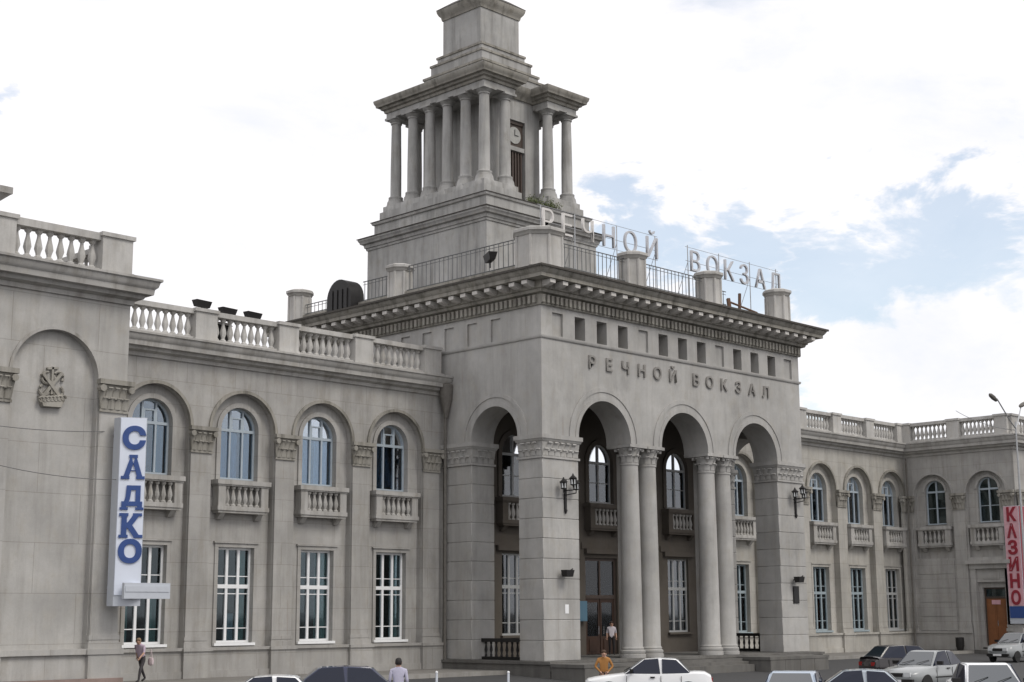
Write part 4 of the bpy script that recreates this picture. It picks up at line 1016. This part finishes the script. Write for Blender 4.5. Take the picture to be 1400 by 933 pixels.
child('body', MB().lathe([(.2, .05), (.27, .3), (.27, .82), (.23, .84), (.21, .3)], n=12), 'iron', t); child('foot', MB().lathe([(.22, 0), (.22, .06)], n=12), 'iron', t)
for (px, py, lb) in ((597, 918, 'thin white bollard before the wing end by the downpipe'), (695, 918, 'thin white bollard before the corner pier of the portico')):
    q = onz(px, py, ROAD+.85)
    t = thing('bollard', lb, 'bollard', (q.x, q.y, ROAD), group='white bollards')
    child('post', MB().lathe([(.045, 0), (.045, .78), (.03, .8)], n=8), 'signgrey', t); child('cap', MB().lathe([(.055, .8), (.045, .84), (.01, .86)], n=8), 'white', t)

# ------------------------------------------------------------------ cars
def carpaint(name, col, rough=.25): return plain(name, col, rough, 0, .5, coat=.6)
WH = [None]
def car(name, label, p, heading, paint, kind='sedan', L=4.2, W=1.66, H=1.4):
    """p: ground position under the roof centre; heading in degrees (direction of the bonnet)"""
    t = thing(name, label, 'car', p, R(heading), group='cars before the station')
    hl = L/2; s = H/1.4
    if kind == 'sedan': xa, xb, xc, xd, zh, zbelt, ztr = .85, .15, -.95, -1.42, .86, .93, .97
    elif kind == 'hatch': xa, xb, xc, xd, zh, zbelt, ztr = .8, .1, -1.3, -1.85, .88, .95, .95
    else: xa, xb, xc, xd, zh, zbelt, ztr = .95, .45, -1.75, -2.0, .98, 1.02, 1.02
    off = (xb+xc)/2
    zh *= s; zbelt *= s; ztr *= s
    # lower body: lofted sections
    st = [(hl, .62, .45, .62), (hl-.06, .74, .36, .72), (hl-.3, .93, .3, zh-.09), (hl-.75, 1, .28, zh-.02), (xa+.05, 1, .26, zh+.03), (xa-.25, 1, .24, zbelt), (xd+.15, 1, .24, zbelt+.01), (xd-.1, 1, .26, ztr-.01), (-hl+.25, .96, .3, ztr-.03), (-hl+.05, .86, .36, ztr-.14), (-hl, .76, .45, ztr-.28)]
    mb = MB(); vs = []; fs = []; hw = W/2
    for (x, k, z0, z1) in st:
        w_ = hw*k; sec = [(w_*.86, z0), (w_*.97, z0+.1), (w_, .52*s), (w_*.99, .66*s if z1 > .7*s else z1-.05), (w_*.93, z1-.05), (w_*.82, z1), (0, z1+.025)]
        sec = sec + [(-a, b) for a, b in reversed(sec[:-1])]
        vs += [(x-off, a, b) for a, b in sec]
    m_ = 13
    for i in range(len(st)-1):
        for k in range(m_): fs.append((i*m_+k, (i+1)*m_+k, (i+1)*m_+(k+1) % m_, i*m_+(k+1) % m_))
    fs += [tuple(range(m_)), tuple((len(st)-1)*m_+k for k in reversed(range(m_)))]
    mb.add(vs, fs); child('body', mb, paint, t)
    # cabin
    wb, wr = hw*.9, hw*.70; zb_ = zbelt-.06; zr = H
    def q(x, y, z): return Vector((x-off, y, z))
    B4 = [q(xa, wb*.94, zb_), q(xa, -wb*.94, zb_), q(xd, -wb*.94, zb_), q(xd, wb*.94, zb_)]; T4 = [q(xb, wr*.95, zr-.03), q(xb, -wr*.95, zr-.03), q(xc, -wr*.93, zr-.03), q(xc, wr*.93, zr-.03)]
    xm = (xb+xc)/2; BM = [q(xm, wb, zb_), q(xm, -wb, zb_)]; TM = [q(xm, wr, zr), q(xm, -wr, zr)]
    vs = [B4[0], B4[1], BM[1], B4[2], B4[3], BM[0], T4[0], T4[1], TM[1], T4[2], T4[3], TM[0]]
    me = MB().add(vs, [(0, 1, 7, 6), (1, 2, 8, 7), (2, 3, 9, 8), (3, 4, 10, 9), (4, 5, 11, 10), (5, 0, 6, 11), (6, 7, 8, 11), (11, 8, 9, 10)]).mesh('cabin')
    bm = bmesh.new(); bm.from_mesh(me); bmesh.ops.bevel(bm, geom=[e for e in bm.edges if len(e.link_faces) == 2 and min(v.co.z for v in e.verts) > zb_+.02 or (len(e.link_faces) == 2 and abs(e.verts[0].co.z-e.verts[1].co.z) > .1)], offset=.045, segments=3, affect='EDGES'); bm.to_mesh(me); bm.free()
    me.polygons.foreach_set('use_smooth', [True]*len(me.polygons)); me.set_sharp_from_angle(angle=R(50))
    child('cabin', me, paint, t)
    def pane(nm, a, b, c, d, ins=.09, lift=.028, frac=(0, 1)):
        a, b, c, d = [Vector(v) for v in (a, b, c, d)]
        if frac != (0, 1):
            a, b, c, d = a.lerp(b, frac[0]), a.lerp(b, frac[1]), d.lerp(c, frac[1]), d.lerp(c, frac[0])
        cc = (a+b+c+d)/4; nn = (b-a).cross(d-a).normalized()
        if nn.dot(cc-Vector((0, 0, .9))) < 0: nn = -nn
        wv = ((b-a).length+(c-d).length)/2; hv = ((d-a).length+(c-b).length)/2
        pts = []
        for (p_, su, sv) in ((a, 1, 1), (b, -1, 1), (c, -1, -1), (d, 1, -1)):
            pts.append(p_ + (b-a).normalized()*su*ins + (d-a).normalized()*sv*ins*.8 + nn*lift)
        pts[0] -= (d-a).normalized()*0.0
        child(nm, MB().add(pts+[p_-nn*.03 for p_ in pts], [(0, 1, 2, 3), (7, 6, 5, 4)]+[(i, (i+1) % 4, 4+(i+1) % 4, 4+i) for i in range(4)]).mesh(nm, False), 'carglass' if nm != 'side_window' else 'carside', t)
    pane('windscreen', B4[1], B4[0], T4[0], T4[1], .08); pane('rear_window', B4[3], B4[2], T4[2], T4[3], .08)
    pane('side_window', B4[0], BM[0], TM[0], T4[0], .045); pane('side_window', BM[0], B4[3], T4[3], TM[0], .045)
    pane('side_window', BM[1], B4[1], T4[1], TM[1], .045); pane('side_window', B4[2], BM[1], TM[1], T4[2], .045)
    if WH[0] is None:
        ty = MB().lathe([(.2, -.09), (.28, -.095), (.3, -.06), (.3, .06), (.28, .095), (.2, .09)], n=22); rm = MB().lathe([(.2, -.075), (.2, .075), (.12, .085), (.04, .08)], n=14)
        tilt = lambda m: MB().add([(x, -z, y) for x, y, z in m.v], m.f)
        WH[0] = (tilt(ty).mesh('wheel'), tilt(rm).mesh('rim')); WH[0][0].materials.append(M['tyre']); WH[0][1].materials.append(M['rim'])
    for x in (hl-.78, -hl+.8):
        for sy in (-1, 1):
            wl_ = child('wheel', WH[0][0], None, t, (x-off, sy*(hw-.1), .3)); rm_ = child('rim', WH[0][1], None, wl_, (0, 0, 0), R(180) if sy > 0 else 0)
            child('wheel_arch', MB().add([(x-off+.36*math.cos(math.pi*i/12), sy*(hw+.003), .3+.36*math.sin(math.pi*i/12)) for i in range(13)]+[(x-off+.36*math.cos(math.pi*i/12), sy*(hw-.2), .3+.36*math.sin(math.pi*i/12)) for i in range(13)], [tuple(range(13))]+[(i, i+1, 14+i, 13+i) for i in range(12)]), 'tyre', t)
    for sy in (-1, 1):
        child('headlight', MB().box(hl-.1-off, hl+.005-off, sy*hw*.55-.13, sy*hw*.55+.13, .56*s, .70*s), 'lampglass', t); child('tail_light', MB().box(-hl-.005-off, -hl+.08-off, sy*hw*.6-.12, sy*hw*.6+.12, .62*s, .76*s), 'redlamp', t)
        child('mirror', MB().frustum(xa-.28-off, sy*(hw+.05), zbelt, zbelt+.13, .05, .1, .06, .11), 'iron', t)
    child('bumper', MB().box(hl-.12-off, hl+.04-off, -hw*.8, hw*.8, .36, .5), 'iron', t); child('bumper', MB().box(-hl-.04-off, -hl+.12-off, -hw*.8, hw*.8, .36, .5), 'iron', t)
    for xx in (hl+.046, -hl-.046): child('number_plate', MB().box(xx-off-.005, xx-off+.005, -.26, .26, .38, .49), 'white', t)
    for sy in (-1, 1):
        sm = MB()
        for xx in (xa-.12, xm, xd+.35): sm.box(xx-off-.008, xx-off+.008, min(sy*hw*.985, sy*(hw+.004)), max(sy*hw*.985, sy*(hw+.004)), .34, zbelt-.1)
        child('door_seam', sm, 'tyre', t)
        child('side_trim', MB().box(xd+.3-off, xa-off, min(sy*hw*.99, sy*(hw+.012)), max(sy*hw*.99, sy*(hw+.012)), .50*s, .54*s), 'tyre', t)
    child('wiper', MB().tube([(xa-off-.02, .1, zb_+.1), (xa-off-.22, .5, zb_+.22)], .01, 4).tube([(xa-off-.02, -.5, zb_+.1), (xa-off-.22, -.1, zb_+.22)], .01, 4), 'tyre', t)
    child('grille', MB().box(hl-.1-off, hl+.012-off, -hw*.35, hw*.35, .55*s, .68*s), 'iron', t)
    for sy in (-1, 1): child('door_handle', MB().box(-.2-off, -.05-off, min(sy*hw*.96, sy*(hw+.02)), max(sy*hw*.96, sy*(hw+.02)), zbelt-.16, zbelt-.12), 'iron', t)
    return t
def at_roof(px, py, H): p = onz(px, py, ROAD+H); return (p.x, p.y, ROAD)
white = carpaint('car_paint_white', (.80, .81, .82)); navy = carpaint('car_paint_navy', (.018, .025, .07)); silver = carpaint('car_paint_silver', (.30, .315, .32)); pale = carpaint('car_paint_pale_blue', (.36, .43, .52)); black = carpaint('car_paint_black', (.018, .014, .016)); wine = carpaint('car_paint_dark_red', (.10, .015, .02))
car('parked_car', 'white saloon car seen side-on before the portico columns', at_roof(903, 899.5, 1.4), 129, white)
car('parked_car', 'white car half hidden behind the navy car', at_roof(378, 923, 1.36), 140, white, H=1.36)
car('parked_car', 'dark navy blue tall car with a flat roof', at_roof(472, 910.5, 1.5), 143, navy, 'hatch', H=1.5, W=1.66, L=3.9)
car('parked_car', 'pale blue car in the gap between the portico steps and the silver cars', at_roof(1086, 917, 1.4), 208, pale)
car('parked_car', 'pale grey car beside the silver saloon bonnet', at_roof(1182, 915, 1.36), 122, carpaint('car_paint_grey', (.40, .45, .50)), H=1.36)
car('parked_car', 'black tall car behind the silver saloon', at_roof(1226, 882, 1.5), -28, black, 'hatch', H=1.5)
car('parked_car', 'silver saloon car with its bonnet towards the portico', at_roof(1272, 889, 1.47), 180, silver, H=1.47, W=1.72, L=4.4)
car('parked_car', 'silver car parked before the wooden side door', at_roof(1394, 865, 1.66), 178, silver, 'hatch', H=1.66)
car('parked_car', 'white car with a rounded roof facing the road before the silver cars', at_roof(1345, 906, 1.5), 218, white, H=1.5, W=1.75, L=4.4)

# ------------------------------------------------------------------ people
SK = plain('skin', (.48, .29, .21), .6)
def person(label, loc, rz, J, top, legs, hair, shoes=(.02, .02, .02), sleeves=False):
    """J: joint positions in metres; one continuous skinned body, materials by nearest limb"""
    names = list(J); idx = {n: i for i, n in enumerate(names)}
    E_ = [('pelvis', 'waist'), ('waist', 'chest'), ('chest', 'neck'), ('neck', 'head'), ('head', 'crown'), ('chest', 'shL'), ('shL', 'elL'), ('elL', 'wrL'), ('wrL', 'haL'), ('chest', 'shR'), ('shR', 'elR'), ('elR', 'wrR'), ('wrR', 'haR'),
          ('pelvis', 'hipL'), ('hipL', 'knL'), ('knL', 'anL'), ('anL', 'toL'), ('pelvis', 'hipR'), ('hipR', 'knR'), ('knR', 'anR'), ('anR', 'toR')]
    rad = dict(pelvis=(.155, .11), waist=(.135, .1), chest=(.165, .11), neck=(.055, .055), head=(.082, .095), crown=(.06, .07), hip=(.09, .09), kn=(.062, .062), an=(.042, .042), to=(.04, .03), sh=(.062, .062), el=(.045, .045), wr=(.032, .032), ha=(.042, .022))
    me = bpy.data.meshes.new('person'); me.from_pydata([J[n] for n in names], [(idx[a], idx[b]) for a, b in E_], [])
    o = bpy.data.objects.new('person', me); COL.objects.link(o)
    o.modifiers.new('skin', 'SKIN')
    for i, n in enumerate(names):
        k = n if n in rad else n[:-1]; me.skin_vertices[0].data[i].radius = rad[k]; me.skin_vertices[0].data[i].use_root = (n == 'pelvis')
    sb = o.modifiers.new('sub', 'SUBSURF'); sb.levels = 2; sb.render_levels = 2
    bpy.context.view_layer.update(); dg = bpy.context.evaluated_depsgraph_get()
    m2 = bpy.data.meshes.new_from_object(o.evaluated_get(dg)); bpy.data.objects.remove(o)
    # fingers, nose and ears grown onto the same mesh
    ex = MB()
    for sd in 'LR':
        h = Vector(J['ha'+sd]); w_ = Vector(J['wr'+sd]); dv = (h-w_).normalized(); sv = dv.cross(Vector((1, 0, 0))).normalized() if abs(dv.x) < .9 else Vector((0, 1, 0))
        for k, ln in enumerate((.07, .085, .08, .06)):
            b0 = h+sv*(k-1.5)*.019; ex.tube([b0, b0+dv*ln*.6, b0+dv*ln*.85+Vector((.02, 0, 0))], [.009, .0085, .006], 5)
        ex.tube([w_+sv*.035+dv*.02, w_+sv*.06+dv*.06, w_+sv*.06+dv*.09], [.011, .01, .007], 5)
    hd = Vector(J['head'])
    ex.tube([hd+Vector((.08, 0, .01)), hd+Vector((.108, 0, -.03)), hd+Vector((.085, 0, -.04))], [.012, .016, .01], 5)
    for sy in (-1, 1): ex.tube([hd+Vector((0, sy*.078, .02)), hd+Vector((-.01, sy*.092, 0)), hd+Vector((0, sy*.08, -.03))], [.012, .016, .01], 5)
    bm = bmesh.new(); bm.from_mesh(m2); ext = bpy.data.meshes.new('x'); ext.from_pydata(ex.v, [], ex.f); bm.from_mesh(ext); bm.to_mesh(m2); bm.free(); bpy.data.meshes.remove(ext)
    mats = [SK, plain('cloth_top', top, .9, var=.12, scale=20), plain('cloth_legs', legs, .9, var=.12, scale=20), plain('shoe', shoes, .6)]
    m2.materials.clear()
    for m_ in mats: m2.materials.append(m_)
    segs = []
    for a, b in E_:
        if a in ('neck', 'head') or b == 'neck' and False: k = 0
        elif a[:2] in ('wr',) or (a[:2] == 'el' and not sleeves): k = 0
        elif a[:2] in ('hi', 'kn') or b[:3] == 'hip': k = 2
        elif a[:2] == 'an': k = 3
        else: k = 1
        segs.append((Vector(J[a]), Vector(J[b]), k))
    for p_ in m2.polygons:
        c = p_.center; best = 9
        for (a, b, k) in segs:
            t_ = max(0, min(1, (c-a).dot(b-a)/max(1e-6, (b-a).length_squared))); dd = (a+(b-a)*t_-c).length
            if dd < best: best = dd; p_.material_index = k
        p_.use_smooth = True
    o = bpy.data.objects.new('person', m2); COL.objects.link(o); o.location = loc; o.rotation_euler = (0, 0, rz); tag(o, label, 'person')
    cr = Vector(J['crown']); hm = MB(); hp = [(.0, .1), (.05, .095), (.085, .06), (.1, .01), (.1, -.05), (.085, -.09)]
    hm.lathe([(max(.004, a), b) for a, b in hp], n=12); 
    hv = [(v[0]*1.05-.024, v[1]*.92, max(v[2], .035) if v[0] > .02 else v[2]) for v in hm.v]; hf = [q for q in hm.f]
    child('hair', MB().add(hv, hf), plain('hair', hair, .7), o, hd+Vector((0, 0, .045)))
    for sy in (-1, 1): child('eye', MB().lathe([(.002, -.008), (.009, 0), (.002, .008)], n=6), 'iron', o, hd+Vector((.088, sy*.032, .022)))
    child('mouth', MB().box(-.006, .006, -.022, .022, -.004, .004), 'redlamp', o, hd+Vector((.09, 0, -.06)))
    return o
def stand(lean=0.0, stride=0.0, armL=(0, 0), armR=(0, 0), h=1.7):
    k = h/1.7; J = dict(pelvis=(0, 0, .93), waist=(.02+lean*.2, 0, 1.1), chest=(.02+lean*.55, 0, 1.33), neck=(.03+lean*.85, 0, 1.47), head=(.05+lean, 0, 1.585-abs(lean)*.15), crown=(.04+lean*1.05, 0, 1.64-abs(lean)*.15))
    for s_, sy in (('L', 1), ('R', -1)):
        sw = stride*(1 if s_ == 'L' else -1); ar = armL if s_ == 'L' else armR
        J['hip'+s_] = (0, sy*.1, .88); J['kn'+s_] = (.04+sw*.5, sy*.1, .48); J['an'+s_] = (sw*.9-.02-max(0, -sw)*.1, sy*.1, .08+max(0, -sw)*.18); J['to'+s_] = (sw*.9+.15, sy*.11, .03+max(0, -sw)*.05)
        cx = J['chest'][0]
        J['sh'+s_] = (cx, sy*.19, 1.38); J['el'+s_] = (cx-.04+ar[0]*.4, sy*(.24+.1*abs(ar[1])), 1.12); J['wr'+s_] = (cx+.04+ar[0], sy*(.25-.12*ar[1]), .9+abs(ar[0])*.25); J['ha'+s_] = (cx+.06+ar[0]*1.15, sy*(.25-.18*ar[1]), .83+abs(ar[0])*.3)
    return {n: tuple(c*k for c in v) for n, v in J.items()}
# walker by the wing, towards the pavilion
p = ony(195, 880, -1.6); ov = person('person in a lilac top and dark trousers stepping along under the wing window', (p.x, -1.6, .0), R(200), stand(.22, .34, (.25, 0), (-.2, 0), 1.66), (.52, .42, .52), (.06, .055, .06), (.25, .17, .1))
o = obj('shoulder_bag', MB().lathe([(.03, 0), (.14, .04), (.16, .18), (.12, .28), (.04, .31)], (0, 0, 0), 10, 0, True, .6, 1.0).tube([(0, -.1, .28), (0, 0, .62), (0, .1, .28)], .012), plain('bag_cloth', (.6, .5, .52), .8), None, ov.matrix_basis @ Vector((-.1, .34, .62))); tag(o, 'pale pink shoulder bag carried by the walker under the wing window', 'bag')
p = onz(545, 900, ROAD+1.7); person('person with dark hair in a pale lilac shirt beside the navy car', (p.x, p.y, ROAD), R(50), stand(0, .1, (.1, 0), (0, 0), 1.68), (.45, .44, .55), (.05, .05, .08), (.015, .012, .012), sleeves=True)
p = ony(836, 870, -1.9); person('person in a white top and dark skirt standing in the entrance doorway', (p.x, -1.9, .42), R(230), stand(0, .05, (0, 0), (0, 0), 1.64), (.62, .58, .62), (.02, .018, .02), (.04, .025, .02))
p = onz(840, 889, ROAD+1.62); person('person in a rust orange long-sleeved top with hands on hips behind the white saloon', (p.x, p.y+.5, ROAD), R(225), stand(.06, .12, (.1, .9), (.1, .9), 1.6), (.36, .17, .05), (.05, .04, .05), (.06, .03, .015), sleeves=True)
